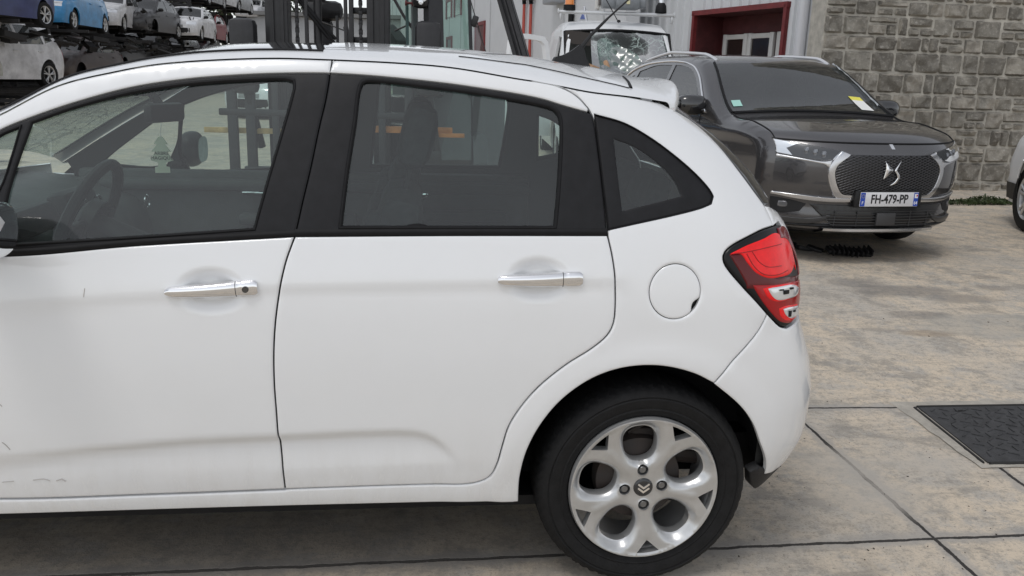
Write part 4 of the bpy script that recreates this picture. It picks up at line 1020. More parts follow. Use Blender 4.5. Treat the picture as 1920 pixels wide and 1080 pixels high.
HATCH = dict(W=.86, belt=.93, bottom=.18, wheels=(.80, 3.30), wr=.305, crown=.05,
    sil=[(.06, .20), (-.02, .30), (-.03, .50), (.03, .66), (.14, .76), (.60, .90), (.98, .975, 'wglass'), (1.62, 1.36, 'body'), (1.95, 1.45), (2.7, 1.46), (3.35, 1.37, 'glass'), (3.72, 1.0, 'body'), (3.86, .80), (3.90, .50), (3.84, .22)],
    windows=[[(1.22, .985), (1.45, 1.16), (1.72, 1.32), (2.18, 1.385), (2.22, .985)], [(2.32, .985), (2.28, 1.385), (2.7, 1.38), (3.0, 1.32), (3.12, 1.06), (3.10, 1.0)]],
    dash=1.15, mx=1.30, handles=(2.10, 2.95), head=(0, .62, .76, .38, .76), tail_l=1)
SEDAN = dict(HATCH, sil=[(.06, .20), (-.02, .30), (-.03, .50), (.03, .66), (.14, .76), (.60, .88), (1.05, .96, 'wglass'), (1.72, 1.34, 'body'), (2.1, 1.42), (2.8, 1.41), (3.5, 1.30, 'glass'), (3.95, 1.02, 'body'), (4.2, .95), (4.26, .60), (4.2, .24)], wheels=(.85, 3.45),
    windows=[[(1.32, .98), (1.55, 1.14), (1.85, 1.30), (2.30, 1.35), (2.34, .98)], [(2.44, .98), (2.40, 1.35), (2.9, 1.33), (3.35, 1.22), (3.45, 1.03)]])
SUVS = dict(HATCH, W=.91, belt=1.02, bottom=.22, wheels=(.92, 3.60), wr=.345, dash=1.45, mx=1.55, handles=(2.4, 3.3), tumble=.30,
    sil=[(.06, .26), (-.02, .36), (-.03, .60), (.02, .80), (.12, .92), (.60, 1.02), (1.18, 1.08, 'wglass'), (1.85, 1.50, 'body'), (2.2, 1.60), (3.2, 1.62), (4.0, 1.50, 'glass'), (4.30, 1.10, 'body'), (4.42, .90), (4.44, .55), (4.38, .28)],
    windows=[[(1.48, 1.075), (1.7, 1.28), (1.98, 1.46), (2.48, 1.53), (2.52, 1.075)], [(2.62, 1.075), (2.58, 1.53), (3.1, 1.53), (3.42, 1.46), (3.5, 1.10)], [(3.58, 1.12), (3.55, 1.42), (3.85, 1.34), (4.0, 1.20)]], head=(0, .74, .88, .40, .80))
# ================================================================ GREY SUV (right, faces the camera)
GREYP = mat('grey_metallic_paint', (.095, .093, .097), .24, metal=.6, coat=1, coatr=.02, noise=(3, .0, (.082, .080, .083)))
SILV = mat('satin_silver_trim', (.62, .62, .63), .22, metal=.9)
BLKGRL = mat('grille_black', (.012, .012, .013), .3, coat=.3)
def ds_feat(x, z):
    x = np.asarray(x, float); z = np.asarray(z, float)
    y = .012*np.exp(-((z-.62)/.10)**2)*sstep(1.2, 1.5, x)*(1-sstep(3.4, 3.6, x))-.010*np.exp(-((z-.97)/.05)**2)*(1-sstep(4.0, 4.4, x))
    return y
DSV = dict(ysq=.02, W=.945, belt=1.09, bottom=.24, wheels=(.93, 3.67), wr=.355, arch=.40, dash=1.45, mx=1.52, handles=(2.45, 3.35), tumble=.36, rr=.09, crown=.03, corner=30, nose=(.50, .34), tail=(.45, .16), pinch=.012, feat=ds_feat,
    sil=[(.16, .24), (.05, .27), (.02, .34), (.03, .44), (.02, .52), (.00, .60), (.00, .80), (.04, .90), (.12, .965), (.22, 1.00), (.60, 1.055), (1.10, 1.105, 'wglass'), (1.82, 1.535, 'body'), (2.1, 1.60), (2.9, 1.625), (3.6, 1.57), (4.05, 1.46, 'glass'), (4.40, 1.12, 'body'), (4.52, .95), (4.56, .60), (4.48, .30)],
    windows=[[(1.55, 1.135), (1.75, 1.30), (2.0, 1.46), (2.25, 1.515), (2.50, 1.53), (2.53, 1.135)], [(2.60, 1.135), (2.58, 1.53), (3.0, 1.53), (3.42, 1.47), (3.52, 1.16)], [(3.60, 1.17), (3.52, 1.43), (3.80, 1.36), (3.98, 1.25)]],
    mirsize=(.10, .15, .095), mirmat=mat('gloss_black_mirror', (.012, .012, .013), .1, coat=1), wmat=glassmat('suv_windscreen_glass', (.42, .47, .46), dust_haze=.03, ior=2.1), glassmat=glassmat('suv_side_glass', (.30, .33, .33), ior=1.9), rimr=.70)
DS_POS = (3.035, 4.10, .095); DS_RZ = R_(96.6)
ds, D = gen_car('parked_suv', DSV, GREYP, DS_POS, DS_RZ, 'dark grey metallic SUV with silver-framed diamond grille, parked facing the camera by the stone wall', 'SUV', lo=False)
osk = D['onskin']
def FS(y, z, off=0.0): # surface on the nose: (y,z), off>0 inward
    y = np.asarray(y, float); z = np.asarray(z, float); o = osk(y, z, 0.0)
    o = o.copy(); o[..., 0] += off; return o
def fpanel(name, m, poly, off, par=None, thick=.02, step=.05, roll=.004, both=False, closed=True, holes=(), st=.015, corner=40):
    p = crv(poly, True, st, corner) if closed else np.array(poly); g = panelgeo(p, [crv(h, True, st, 40) for h in holes], surf=FS, off=off, thick=thick, roll=roll, step=step)
    b = MB(); b.add(*g)
    if both: b.add(*mirror(*g, yc=0))
    return b.build(name, m, par or ds, sharp=40)
# main grille: black backing, diamond mesh, silver frame
GR = [(-.355, .850), (-.455, .765), (-.470, .700), (-.430, .590), (-.370, .540), (.370, .540), (.430, .590), (.470, .700), (.455, .765), (.355, .850)]
fpanel('grille_frame', SILV, [(-.425, .876), (-.50, .785), (-.518, .70), (-.470, .565), (-.395, .498), (.395, .498), (.470, .565), (.518, .70), (.50, .785), (.425, .876), (.355, .851), (.455, .765), (.470, .70), (.430, .59), (.370, .54), (-.370, .54), (-.430, .59), (-.470, .70), (-.455, .765), (-.355, .851)], -.016, corner=50)
gril = fpanel('grille', BLKGRL, GR, -.006, thick=.0, roll=0)
b = MB(); grp = crv(GR, True, .03, 40)
def clipline(p0, p1, n=60):
    t = np.linspace(0, 1, n); q = np.array(p0)[None]*(1-t[:, None])+np.array(p1)[None]*t[:, None]; k = pip(grp, q); return q[k]
for i in range(-34, 35):
    for s in (-1, 1):
        c0 = i*.053; q = clipline((c0-.30*s*1.5, .50), (c0+.30*s*1.5, .86), 90)
        if len(q) > 2: b.tube(FS(q[::3, 0] if len(q) > 9 else q[:, 0], q[::3, 1] if len(q) > 9 else q[:, 1], -.013), .0036, 4, cap=False)
b.build('grille_mesh', mat('grille_mesh_metal', (.10, .10, .105), .3, metal=.6), gril)
# winged emblem
b = MB(); c0 = (0, .735)
def em(pts, o): b.add(*panelgeo(crv([(c0[0]-x, c0[1]+z) for x, z in pts], True, .006, 35), surf=FS, off=o, thick=.012, roll=.002, rw=.004, step=.05, rings=(.003,)))
em([(-.082, .075), (-.075, .06), (-.006, .004), (-.030, -.022), (-.086, -.068), (-.078, -.03), (-.074, .0), (-.075, .04)], -.032)
em([(.062, .078), (.050, .065), (.010, .010), (.006, -.002), (.030, -.030), (.040, -.055), (.020, -.085), (-.022, -.118), (.030, -.100), (.064, -.062), (.052, -.030), (.026, .0), (.036, .030)], -.032)
b.build('winged_emblem', CHROME, ds)
b = MB(); b.add(*panelgeo(crv_lin(np.array([(.012, .935), (-.018, .935), (-.030, .895), (.0, .895)]), .02), surf=FS, off=-.006, thick=.006, roll=0, step=.05)); b.build('bonnet_badge', CHROME, ds)
# number plate
pl = Vector(tuple(FS(0, .510, -.045)))
b = MB(); b.box((pl.x+.022, 0, .510), (.03, .60, .13), bev=.008); b.build('plate_holder', PLAS, ds)
b = MB(); b.box((pl.x, 0, .510), (.006, .52, .112), bev=.002); np_ = b.build('number_plate', mat('plate_white', (.70, .70, .72), .3, coat=.3), ds)
b = MB()
for y in (-.2385, .2385): b.box((pl.x-.0036, y, .510), (.002, .040, .106))
b.build('plate_band', mat('plate_blue', (.02, .07, .42), .35), np_, smooth=False)
# seen from in front, +y is on the left of the picture
Mt = lambda y, z: Matrix.Translation((pl.x-.0042, y, z)) @ Matrix.Rotation(R_(-90), 4, "Z") @ Matrix.Rotation(R_(90), 4, "X")
text_mesh('plate_lettering', 'FH-479-PP', .096, mat('plate_black', (.01, .01, .012), .4), np_, Mt(.0, .509), .0004, sx=.80, bold=.0022)
text_mesh('plate_lettering', 'F', .034, WHITETXT, np_, Mt(.2385, .482), .0008, bold=.0005); text_mesh('plate_lettering', '64', .040, WHITETXT, np_, Mt(-.2385, .481), .0008, bold=.0006, sx=.8)
b = MB()
for k in range(12): a = 2*pi*k/12; b.box((pl.x-.0050, 0.2385+.013*cos(a), .535+.013*sin(a)), (.001, .0035, .0035))
b.build('plate_stars', mat('plate_yellow', (.6, .5, .1), .4), np_, smooth=False)
b = MB(); b.box((pl.x-.0050, -.2385, .537), (.001, .028, .034), bev=.0004); b.build('plate_crest', WHITETXT, np_, smooth=False)
b = MB(); b.box((pl.x-.0058, -.2445, .540), (.001, .012, .014)); b.build('plate_crest_mark', mat('crest_red', (.5, .05, .05), .5), np_, smooth=False)
# headlights, both sides
for s in (-1, 1):
    m_ = lambda P_: [(s*y, z) for y, z in P_]
    hl = fpanel('headlight', BLKGRL, m_([(.905, .955), (.60, .905), (.40, .872), (.44, .840), (.52, .81), (.60, .80), (.89, .845)]), -.008, corner=30)
    fpanel('daytime_lamp', mat('white_lamp', (.85, .87, .9), .15, metal=.2), m_([(.900, .950), (.775, .930), (.71, .918), (.785, .880), (.755, .828), (.884, .850)]), -.014, hl, roll=.001, corner=20)
    b = MB()
    for k, yy in enumerate((.665, .61, .555)):
        c_ = FS(s*yy, .868-.012*k, -.010); b.lathe([(.0001, -.012), (.012, -.010), (.019, -.004), (.021, .004)], tuple(c_), 'x', 20); b.box(tuple(c_+np.array([-.002, 0, .0])), (.012, .034, .05), bev=.008)
    b.each('lamp_projector', mat('projector_glass', (.25, .26, .28), .06, metal=.6), hl)
    fpanel('headlight_lens', glassmat('lamp_cover', (.9, .92, .94)), m_([(.905, .955), (.60, .905), (.40, .872), (.44, .840), (.52, .81), (.60, .80), (.89, .845)]), -.020, hl, thick=0, roll=0)
    fpanel('silver_wing', SILV, m_([(.895, .838), (.60, .795), (.53, .795), (.47, .815), (.40, .846), (.425, .876), (.49, .815), (.512, .745), (.56, .773), (.895, .818)]), -.013, corner=50)
    # lower bumper details
    fpanel('bumper_blade', SILV, m_([(.87, .535), (.70, .525), (.50, .512), (.31, .512), (.31, .480), (.50, .478), (.70, .492), (.86, .518)]), -.022, corner=50)
    fpanel('fog_recess', PLAS, m_([(.88, .500), (.72, .480), (.62, .455), (.66, .395), (.78, .37), (.89, .39)]), -.004)
    fpanel('fog_lamp', mat('fog_glass', (.20, .20, .21), .15, metal=.5), m_([(.795, .462), (.745, .458), (.745, .422), (.795, .422)]), -.010, corner=90)
    fpanel('bumper_scoop', mat('bumper_step', (.045, .045, .046), .35), m_([(.85, .345), (.60, .345), (.45, .385), (.42, .41), (.50, .335), (.60, .30), (.85, .295)]), -.020)
fpanel('lower_intake', BLKGRL, [(-.60, .455), (.60, .455), (.52, .37), (.42, .285), (-.42, .285), (-.52, .37)], -.012)
b = MB()
for z in np.linspace(.30, .41, 6):
    yy = np.linspace(-.56, .56, 24)*(.80+.2*(z-.30)/.11); b.tube(FS(yy, z+0*yy, -.022), .0035, 5)
for y in (-.42, -.24, .24, .42):
    q = FS(np.array([y, y]), np.array([.29, .415]), -.024); b.tube(q, .005, 5)
q = FS(0, .35, -.03); b.box(tuple(q), (.02, .17, .10), bev=.004)
b.build('intake_slats', mat('intake_grey', (.045, .045, .047), .45), ds)
yy = np.linspace(-.50, .50, 40); b = MB(); G = [FS(yy, z_+0*yy, o_) for z_, o_ in [(.275, -.02), (.270, -.055), (.250, -.068), (.222, -.060), (.214, -.02)]]; b.grid(np.array(G)); b.build('skid_trim', SILV, ds)
yy = np.linspace(-.88, .88, 50); b = MB(); G = [FS(yy, z_+0*yy, o_) for z_, o_ in [(.300, -.004), (.285, -.020), (.22, -.026), (.195, -.010), (.20, .05)]]; b.grid(np.array(G)); b.build('lower_lip', PLAS, ds)
# bonnet shut line and creases
b = MB(); yy = np.linspace(-.86, .86, 60); zz = .935+.0*yy+.012*(np.abs(yy)/.86)**3
b.tube(FS(yy, zz, -.002), .0075, 6)
b.each('bonnet_gap', RUB, ds)
poly = D['poly']; ysf = D['ysurf']; wp = D['warp']
def TOPS(x, t, off=.002):
    return D['ontop'](x, t, off)
b = MB()
for s in (-1, 1):
    xx = np.linspace(.16, 1.14, 20); b.tube(TOPS(xx, s*(.985-.02*(xx-.16))), .0055, 5)
b.each('bonnet_gap', RUB, ds)
b = MB()
for s in (-1, 1):
    xx = np.linspace(1.10, 1.84, 16); b.tube(TOPS(xx, s*(.965+0*xx), .004), .012, 6)
xx = np.full(20, 1.095); tt_ = np.linspace(-.95, .95, 20); b.tube(TOPS(xx, tt_, .004), .016, 6)
b.build('windscreen_surround', RUB, ds)
# chrome window line, roof rails
for s in (-1, 1):
    S_ = D['S']; q = crv([(1.42, 1.10), (1.62, 1.27), (1.82, 1.42), (2.05, 1.515), (2.4, 1.562), (2.9, 1.567), (3.4, 1.53), (3.8, 1.42), (4.06, 1.25)], False, .04, 60); X = S_(q[:, 0], q[:, 1], -.006)
    X[:, 1] *= -s if s > 0 else 1; X[:, 1] = -s*np.abs(X[:, 1])*-1 if s > 0 else -np.abs(X[:, 1])
    b = MB(); b.tube(X, .0085, 6); xb = np.linspace(1.45, 4.0, 20); X = S_(xb, 1.105+.03*(xb-1.45)/2.5, -.006); X[:, 1] = s*np.abs(X[:, 1]); b.tube(X, .008, 6); b.build('chrome_trim', CHROME, ds)
    b = MB(); xr_ = np.linspace(1.90, 3.85, 26); t_ = (xr_-1.90)/1.95; zr_ = np.interp(xr_, [1.9, 2.1, 2.9, 3.6, 3.85], [1.555, 1.60, 1.625, 1.57, 1.52])+.012+.030*np.sin(pi*t_)**.5
    b.tube(np.stack([xr_, s*(.60+.04*np.sin(pi*t_)), zr_], 1), .017, 8); b.build('roof_rail', mat('satin_rail', (.75, .75, .76), .3, metal=.7), ds)
    b = MB()
    for xg in (1.50, 2.56, 3.58):
        zg = np.linspace(.40, 1.10, 14); X = S_(xg+.0*zg+(.05*np.sin((zg-.4)*3) if xg > 3 else 0), zg, -.001); X[:, 1] = s*np.abs(X[:, 1]); b.tube(X, .003, 5)
    xg = np.linspace(1.50, 3.60, 20); X = S_(xg, .40+0*xg, -.001); X[:, 1] = s*np.abs(X[:, 1]); b.tube(X, .003, 5)
    b.each('door_gap', RUB, ds)
    # black wheel arch and sill cladding
    b = MB(); G = []
    for r_ in (.400, .44): G.append([tuple(np.array([1, s/-1. if False else 1, 1])*S_(wx+r_*cos(a), .355+r_*sin(a), -.012)) for wx in (.93,) for a in np.linspace(.15, pi-.15, 22)])
    G = np.array(G); G[..., 1] = s*np.abs(G[..., 1]); b.grid(G)
    b.build('arch_lip', GREYP, ds)
# inspection sticker, paper note, inner mirror, bubble wrap flap on the far pillar
def WS(x, y, off=-.006):
    zz_ = np.interp(x, [1.10, 1.82], [1.105, 1.535]); return np.stack([np.asarray(x)+0*y, np.asarray(y, float)+0*x, zz_+.03*(1-(y/.7)**2)-off*0+.012+.012*(1-abs(y)/.8)], -1)
def sheet(name, m, x0_, x1_, y0_, y1_, off=0):
    b = MB(); G = []
    for x in np.linspace(x0_, x1_, 4):
        G.append([tuple(TOPS(np.array(x), np.array(y/ .70), .006+off)) for y in np.linspace(y0_, y1_, 4)])
    b.grid(np.array(G)); return b.build(name, m, ds)
sheet('windscreen_sticker', mat('sticker_green', (.35, .62, .55), .5), 1.20, 1.29, .56, .635)
sheet('paper_note', mat('note_paper', (.75, .75, .72), .6), 1.17, 1.32, -.55, -.44); sheet('paper_note', mat('note_yellow', (.75, .68, .10), .6), 1.32, 1.37, -.55, -.44)
b = MB(); random.seed(4)
G = []
for i, x in enumerate(np.linspace(1.25, 1.86, 14)):
    G.append([tuple(TOPS(np.array(x), np.array(-(.90+.012*k)), .012+.02*abs(sin(i*1.7+k*1.3))-.02*k*k*.05)) for k in range(8)])
b.grid(np.array(G)); b.build('crumpled_film', glassmat('plastic_film', (.85, .88, .9), refl=1, rough=.15, dust_haze=.28), ds, sharp=180)
# ================================================================ GROUND
def GZ(y): return .022*np.clip(np.asarray(y, float)-.8, 0, None)*sstep(.8, 2.5, np.asarray(y, float))
def gpt(px, py):
    z = 0.
    for _ in range(8): p = onZ(px, py, z); z = float(GZ(p[1]))
    return p
def N(nt, t, **k):
    n = nt.nodes.new(t)
    for a, b in k.items(): setattr(n, a, b)
    return n
m = bpy.data.materials.new('yard_concrete'); m.use_nodes = True; nt = m.node_tree; l = nt.links; bs = nt.nodes['Principled BSDF']; bs.inputs['Roughness'].default_value = .82
geo = N(nt, 'ShaderNodeNewGeometry'); pos = geo.outputs['Position']
def math_(op, a, b=None, c=None, clamp=False):
    n = N(nt, 'ShaderNodeMath', operation=op, use_clamp=clamp)
    for i, v in enumerate((a, b, c)):
        if v is None: continue
        if isinstance(v, (int, float)): n.inputs[i].default_value = v
        else: l.new(v, n.inputs[i])
    return n.outputs[0]
def noise(scale, det=6, rough=.6, vec=None, out='Fac', dist=0):
    n = N(nt, 'ShaderNodeTexNoise'); n.inputs['Scale'].default_value = scale; n.inputs['Detail'].default_value = det; n.inputs['Roughness'].default_value = rough; n.inputs['Distortion'].default_value = dist
    l.new(vec or pos, n.inputs['Vector']); return n.outputs[out]
def ramp(v, a, b, c=0., d=1.):
    n = N(nt, 'ShaderNodeMapRange', interpolation_type='SMOOTHSTEP'); l.new(v, n.inputs[0])
    for i, q in enumerate((a, b, c, d)): n.inputs[i+1].default_value = q
    return n.outputs[0]
def mixc(f, a, b):
    n = N(nt, 'ShaderNodeMix', data_type='RGBA'); 
    if isinstance(f, (int, float)): n.inputs['Factor'].default_value = f
    else: l.new(f, n.inputs['Factor'])
    for i, v in ((6, a), (7, b)):
        if isinstance(v, tuple): n.inputs[i].default_value = (*v, 1)
        else: l.new(v, n.inputs[i])
    return n.outputs[2]
sep = N(nt, 'ShaderNodeSeparateXYZ'); l.new(pos, sep.inputs[0]); PXn, PYn = sep.outputs[0], sep.outputs[1]
n1 = noise(1.1, 7, .62); n2 = noise(4.5, 8, .7); n3 = noise(26, 6, .75); n4 = noise(120, 4, .7); n5 = noise(2.3, 5, .6, dist=.6)
tan = (.61, .515, .398); gry = (.455, .420, .370); drk = (.235, .218, .192)
c = mixc(ramp(noise(5.5, 12, .80), .38, .54), gry, tan); c = mixc(ramp(n1, .54, .36, 0, .7), c, gry); c = mixc(ramp(n5, .56, .70, 0, .55), c, drk)
c = mixc(ramp(n3, .48, .66, 0, .55), c, drk); c = mixc(ramp(n3, .42, .28, 0, .45), c, (.72, .61, .47)); nb = noise(60, 5, .8); c = mixc(ramp(nb, .52, .68, 0, .5), c, (.22, .20, .175)); c = mixc(ramp(noise(3.0, 14, .84), .50, .58, 0, .60), c, (.27, .25, .22)); c = mixc(ramp(noise(42, 8, .85), .55, .62, 0, .55), c, (.18, .165, .145))
c = mixc(ramp(n4, .56, .70, 0, .6), c, (.13, .12, .105))
mt_ = N(nt, 'ShaderNodeMapping'); l.new(pos, mt_.inputs[0]); mt_.inputs['Scale'].default_value = (.8, 5.5, 1); mt_.inputs['Rotation'].default_value = (0, 0, R_(-28))
ns = noise(2.6, 7, .7, vec=mt_.outputs[0]); c = mixc(ramp(ns, .54, .70, 0, .5), c, drk); c = mixc(ramp(ns, .44, .32, 0, .35), c, (.72, .61, .47))
wob = math_('MULTIPLY_ADD', noise(7, 4, .7), .020, -.010)
def line(p, q):
    a, b = gpt(*p)[:2], gpt(*q)[:2]; d = b-a; d /= np.hypot(*d); nx, ny = -d[1], d[0]; k = nx*a[0]+ny*a[1]
    s = math_('ADD', math_('MULTIPLY', PXn, float(nx)), math_('MULTIPLY', PYn, float(ny)))
    s = math_('SUBTRACT', s, float(k)); return math_('ABSOLUTE', math_('ADD', s, wob)), (d, nx, ny, k)
J = [((1510, 795), (1830, 1080)), ((1340, 1028), (1920, 1003)), ((1520, 765), (1720, 764)), ((1879, 880), (1920, 910)), ]
far_ = math_('MULTIPLY', math_('GREATER_THAN', PYn, 1.335), 9.0)
dl_ = [math_('ADD', line(*q)[0], far_) if i != 1 and i != 2 else line(*q)[0] for i, q in enumerate(J)]
# further slabs, same directions
dA = line(*J[0])[1]; dB = line(*J[1])[1]
def off_line(D_, o):
    s = math_('ADD', math_('MULTIPLY', PXn, float(D_[1])), math_('MULTIPLY', PYn, float(D_[2])))
    return math_('ABSOLUTE', math_('ADD', math_('SUBTRACT', s, float(D_[3]+o)), wob))
for o in (2.9,): dl_.append(math_('ADD', off_line(dA, o), far_))
for o in (-2.4,): dl_.append(off_line(dB, o))
dmin = dl_[0]
for q in dl_[1:]: dmin = math_('MINIMUM', dmin, q)
band = math_('MULTIPLY', ramp(math_('ADD', dmin, math_('MULTIPLY', noise(5, 6, .72), .13)), .118, .082), .66)
c = mixc(band, c, (.335, .318, .295))
lw = math_('MULTIPLY_ADD', noise(11, 5, .85), .015, -.0018)
crack = ramp(math_('SUBTRACT', dmin, lw), .0030, .0, 0, 1)
c = mixc(crack, c, (.03, .027, .024))
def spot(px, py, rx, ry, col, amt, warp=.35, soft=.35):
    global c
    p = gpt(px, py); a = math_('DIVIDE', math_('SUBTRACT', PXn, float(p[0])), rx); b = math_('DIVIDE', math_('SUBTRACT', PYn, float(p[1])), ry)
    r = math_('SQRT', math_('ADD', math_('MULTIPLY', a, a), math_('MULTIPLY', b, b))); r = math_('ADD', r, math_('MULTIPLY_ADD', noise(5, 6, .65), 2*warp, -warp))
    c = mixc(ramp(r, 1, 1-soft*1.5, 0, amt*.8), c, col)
OIL = (.17, .158, .145)
spot(1690, 545, .52, .20, OIL, .75); spot(1800, 560, .35, .16, OIL, .7); spot(1600, 530, .30, .18, OIL, .6); spot(1720, 590, .28, .12, OIL, .6); spot(1860, 540, .18, .10, OIL, .6)
spot(1740, 625, .22, .08, (.26, .19, .12), .55); spot(1900, 612, .62, .30, (.33, .315, .28), .55, .25, .12); spot(1560, 478, .5, .35, (.09, .08, .07), .8, .5, .6)  # the last blackens the ground under the SUV, shade painted in
spot(1660, 470, 1.1, .5, (.15, .135, .12), .6, .5, .8); spot(1640, 930, .35, .25, gry, .8, .5, .6); spot(1560, 870, .30, .22, gry, .8, .5, .6); spot(1750, 870, .25, .12, gry, .7, .5, .6); spot(1850, 520, .16, .07, OIL, .5)  # the first is broad painted shade under the SUV's nose
spot(500, 1010, 2.4, .55, (.13, .118, .105), .85, .35, .7); spot(1180, 1090, .5, .2, gry, .6, .5, .6)  # the first is grime and painted shade under the hatchback
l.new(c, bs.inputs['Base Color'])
bp = N(nt, 'ShaderNodeBump'); bp.inputs['Distance'].default_value = .006; bp.inputs['Strength'].default_value = .5
hh = math_('SUBTRACT', math_('MULTIPLY_ADD', n3, .6, math_('MULTIPLY', n4, .35)), math_('MULTIPLY', crack, 2.0)); l.new(hh, bp.inputs['Height']); l.new(bp.outputs[0], bs.inputs['Normal'])
MATS['yard_concrete'] = m
gy = np.concatenate([[-60, -30, -10, -3, 0, .8], np.linspace(1.1, 3, 8), [5, 8.4, 12, 20, 40, 90, 160]]); gx = np.array([-150, -60, -20, -8, 0, 8, 20, 60, 150])
b = MB(); b.grid([[(x, y, float(GZ(min(y, 22)))) for x in gx] for y in gy], True); tag(b.build('ground', m), kind='structure')
# loose grit and leaves on the concrete
b = MB(); random.seed(3)
for i in range(170):
    p = gpt(random.uniform(1000, 1920), random.uniform(470, 1075)); s = random.uniform(.001, .0038)*(1.6 if p[1] > 2 else 1)
    b.box((p[0], p[1], p[2]+s*.3), (s*random.uniform(.8, 2), s, s*.7), rot=(0, 0, random.uniform(0, 3)))
tag(b.build('grit', mat('dark_grit', (.05, .042, .034), .9), smooth=False), 'small dark crumbs of grit scattered over the concrete yard', 'grit', kind='stuff')
# ================================================================ MANHOLE COVER
tlc = gpt(1722, 765); blc = gpt(1852, 869); dd = (blc-tlc)[:2]; Lh = np.hypot(*dd); 
mc_t = thing('inspection_cover', (tlc[0], tlc[1], 0), 'dark cast metal inspection cover with raised dashes, set in the concrete at the right', 'manhole cover', rz=0)
b = MB(); w_ = .95; h_ = tlc[1]-blc[1]; sh = (blc[0]-tlc[0])
castm = mat('cast_iron', (.052, .052, .054), .55, metal=.25, noise=(22, .35), bump=(160, .3))
b.prism([(0, 0), (w_, 0), (w_+sh*.9, -h_), (sh, -h_)], .001, .006, 'z'); b.build('cover_plate', castm, mc_t, smooth=False)
b = MB(); cl = .022
for (p0, p1) in [((.0, .012), (w_, .012)), ((-.02, 0), (sh-.02, -h_)), ((sh, -h_-.012), (w_+sh, -h_-.012))]:
    b.tube([(p0[0], p0[1], .004), (p1[0], p1[1], .004)], .006, 6)
b.build('cover_frame', mat('cover_gap', (.02, .019, .018), .8), mc_t)
b = MB(); random.seed(11); 
for i in range(17):
    for j in range(11):
        u = .05+.055*i+(.027 if j % 2 else 0)+random.uniform(-.006, .006); v = -.04-.046*j
        if -v > h_-.03 or u > w_-.04: continue
        a = R_([35, -35, 80][(i+j*2) % 3]+random.uniform(-8, 8)); x = u+sh*(-v)/h_; b.box((x, v, .0075), (.044, .0065, .0045), rot=(0, 0, a), bev=.0015)
b.build('raised_pattern', castm, mc_t)
b = MB()
for (u, v) in [(.18, -.05), (.80, -.20), (.35, -.42)]: b.box((u+sh*(-v)/h_, v, .0066), (.05, .016, .0016), rot=(0, 0, .2), bev=.0006)
b.build('lifting_hole', mat('hole_black', (.004, .004, .004), .9), mc_t)
b = MB()      # pale concrete surround, slightly proud of the slab
rg_ = np.array([(-.10, .075), (w_+.3, .075), (w_+.3, .018), (-.012, .018), (sh-.03, -h_-.018), (w_+.3, -h_-.02), (w_+.3, -h_-.05), (sh-.06, -h_-.045)]); q = crv_lin(rg_, .05); q = q+np.random.uniform(-.005, .005, q.shape)
g = cdt(q, step=.2, rings=()); b.add([(x, y, .004) for x, y in g[0]], [tuple(t) for t in g[1]]); b.build('concrete_surround', mat('surround_concrete', (.40, .37, .32), .85, noise=(9, .25), bump=(90, .6)), mc_t, smooth=False)
# ================================================================ STONE WALL
WY = 8.3; cx0 = onY(1538, 150, WY)[0]
sw = thing('stone_wall', (cx0, WY, float(GZ(WY))), 'tall grey rock-faced stone block wall behind the grey SUV', 'wall')
b = MB(); b.box((6.0, .27, 2.5), (12.0, .4, 5.2)); b.build('mortar', mat('mortar', (.42, .395, .345), .9, noise=(9, .25), bump=(60, .6)), sw, smooth=False)
b = MB(); rnd = random.Random(21)
def block(x0_, x1_, z0_, z1_):
    w_, h_ = x1_-x0_, z1_-z0_; nx, nz = max(5, int(w_/.024)), max(4, int(h_/.024)); g = .009; dep = rnd.uniform(.020, .050)
    ph = [rnd.uniform(0, 6.28) for _ in range(8)]; tx, tz = rnd.uniform(-.02, .02), rnd.uniform(-.02, .02); G = []
    fx, fz = rnd.uniform(8, 16), rnd.uniform(8, 16); cr = rnd.uniform(.25, .75); cs = rnd.uniform(-1, 1)
    for i in range(nx+1):
        row = []
        for j in range(nz+1):
            u, v = i/nx, j/nz; e = min(u, 1-u)*w_; f = min(v, 1-v)*h_; ed = min(1, e/.022)*min(1, f/.022); ed = ed**.5
            x = x0_+g+(w_-2*g)*u; z = z0_+g+(h_-2*g)*v; jx = rnd.uniform(-.004, .004); jz = rnd.uniform(-.004, .004)
            fac = abs((u-cr)+cs*(v-.5)*.6)*w_*.10
            d = ed*(dep+tx*(u-.5)*2+tz*(v-.5)*2+.014*sin(fx*x*1.7+ph[0]+2*sin(fz*z+ph[1]))+.010*sin(fz*2.3*z+ph[2]+2*sin(fx*2*x+ph[3]))-fac+rnd.uniform(-.006, .006))
            row.append((x+jx, .078-max(.018, d+.018)*min(1, .15+ed*3), z+jz))
        G.append(row)
    b.grid(np.array(G), True)
z = -.1; rows_ = 0
while z < 5.0:
    H = rnd.choice([.19, .21, .225, .24, .26]); x = rnd.uniform(-.12, 0.0)*0
    while x < 11.9:
        if rnd.random() < .34:      # a pair of thin courses or a narrow tall stone
            if rnd.random() < .5:
                w_ = rnd.uniform(.28, .42); k = rnd.uniform(.38, .62); s1 = rnd.uniform(.35, .65); block(x, x+w_*s1, z, z+H*k); block(x+w_*s1, x+w_, z, z+H*k); block(x, x+w_, z+H*k, z+H); x += w_
            else: w_ = rnd.uniform(.10, .15); block(x, x+w_, z, z+H); x += w_
        else: w_ = rnd.uniform(.19, .38); block(x, x+w_, z, z+H); x += w_
    z += H
m2 = bpy.data.materials.new('rock_face_stone'); m2.use_nodes = True; nt = m2.node_tree; l = nt.links; bs = nt.nodes['Principled BSDF']; bs.inputs['Roughness'].default_value = .88
ge = N(nt, 'ShaderNodeNewGeometry'); pos = ge.outputs['Position']; rp = N(nt, 'ShaderNodeValToRGB'); l.new(ge.outputs['Random Per Island'], rp.inputs[0])
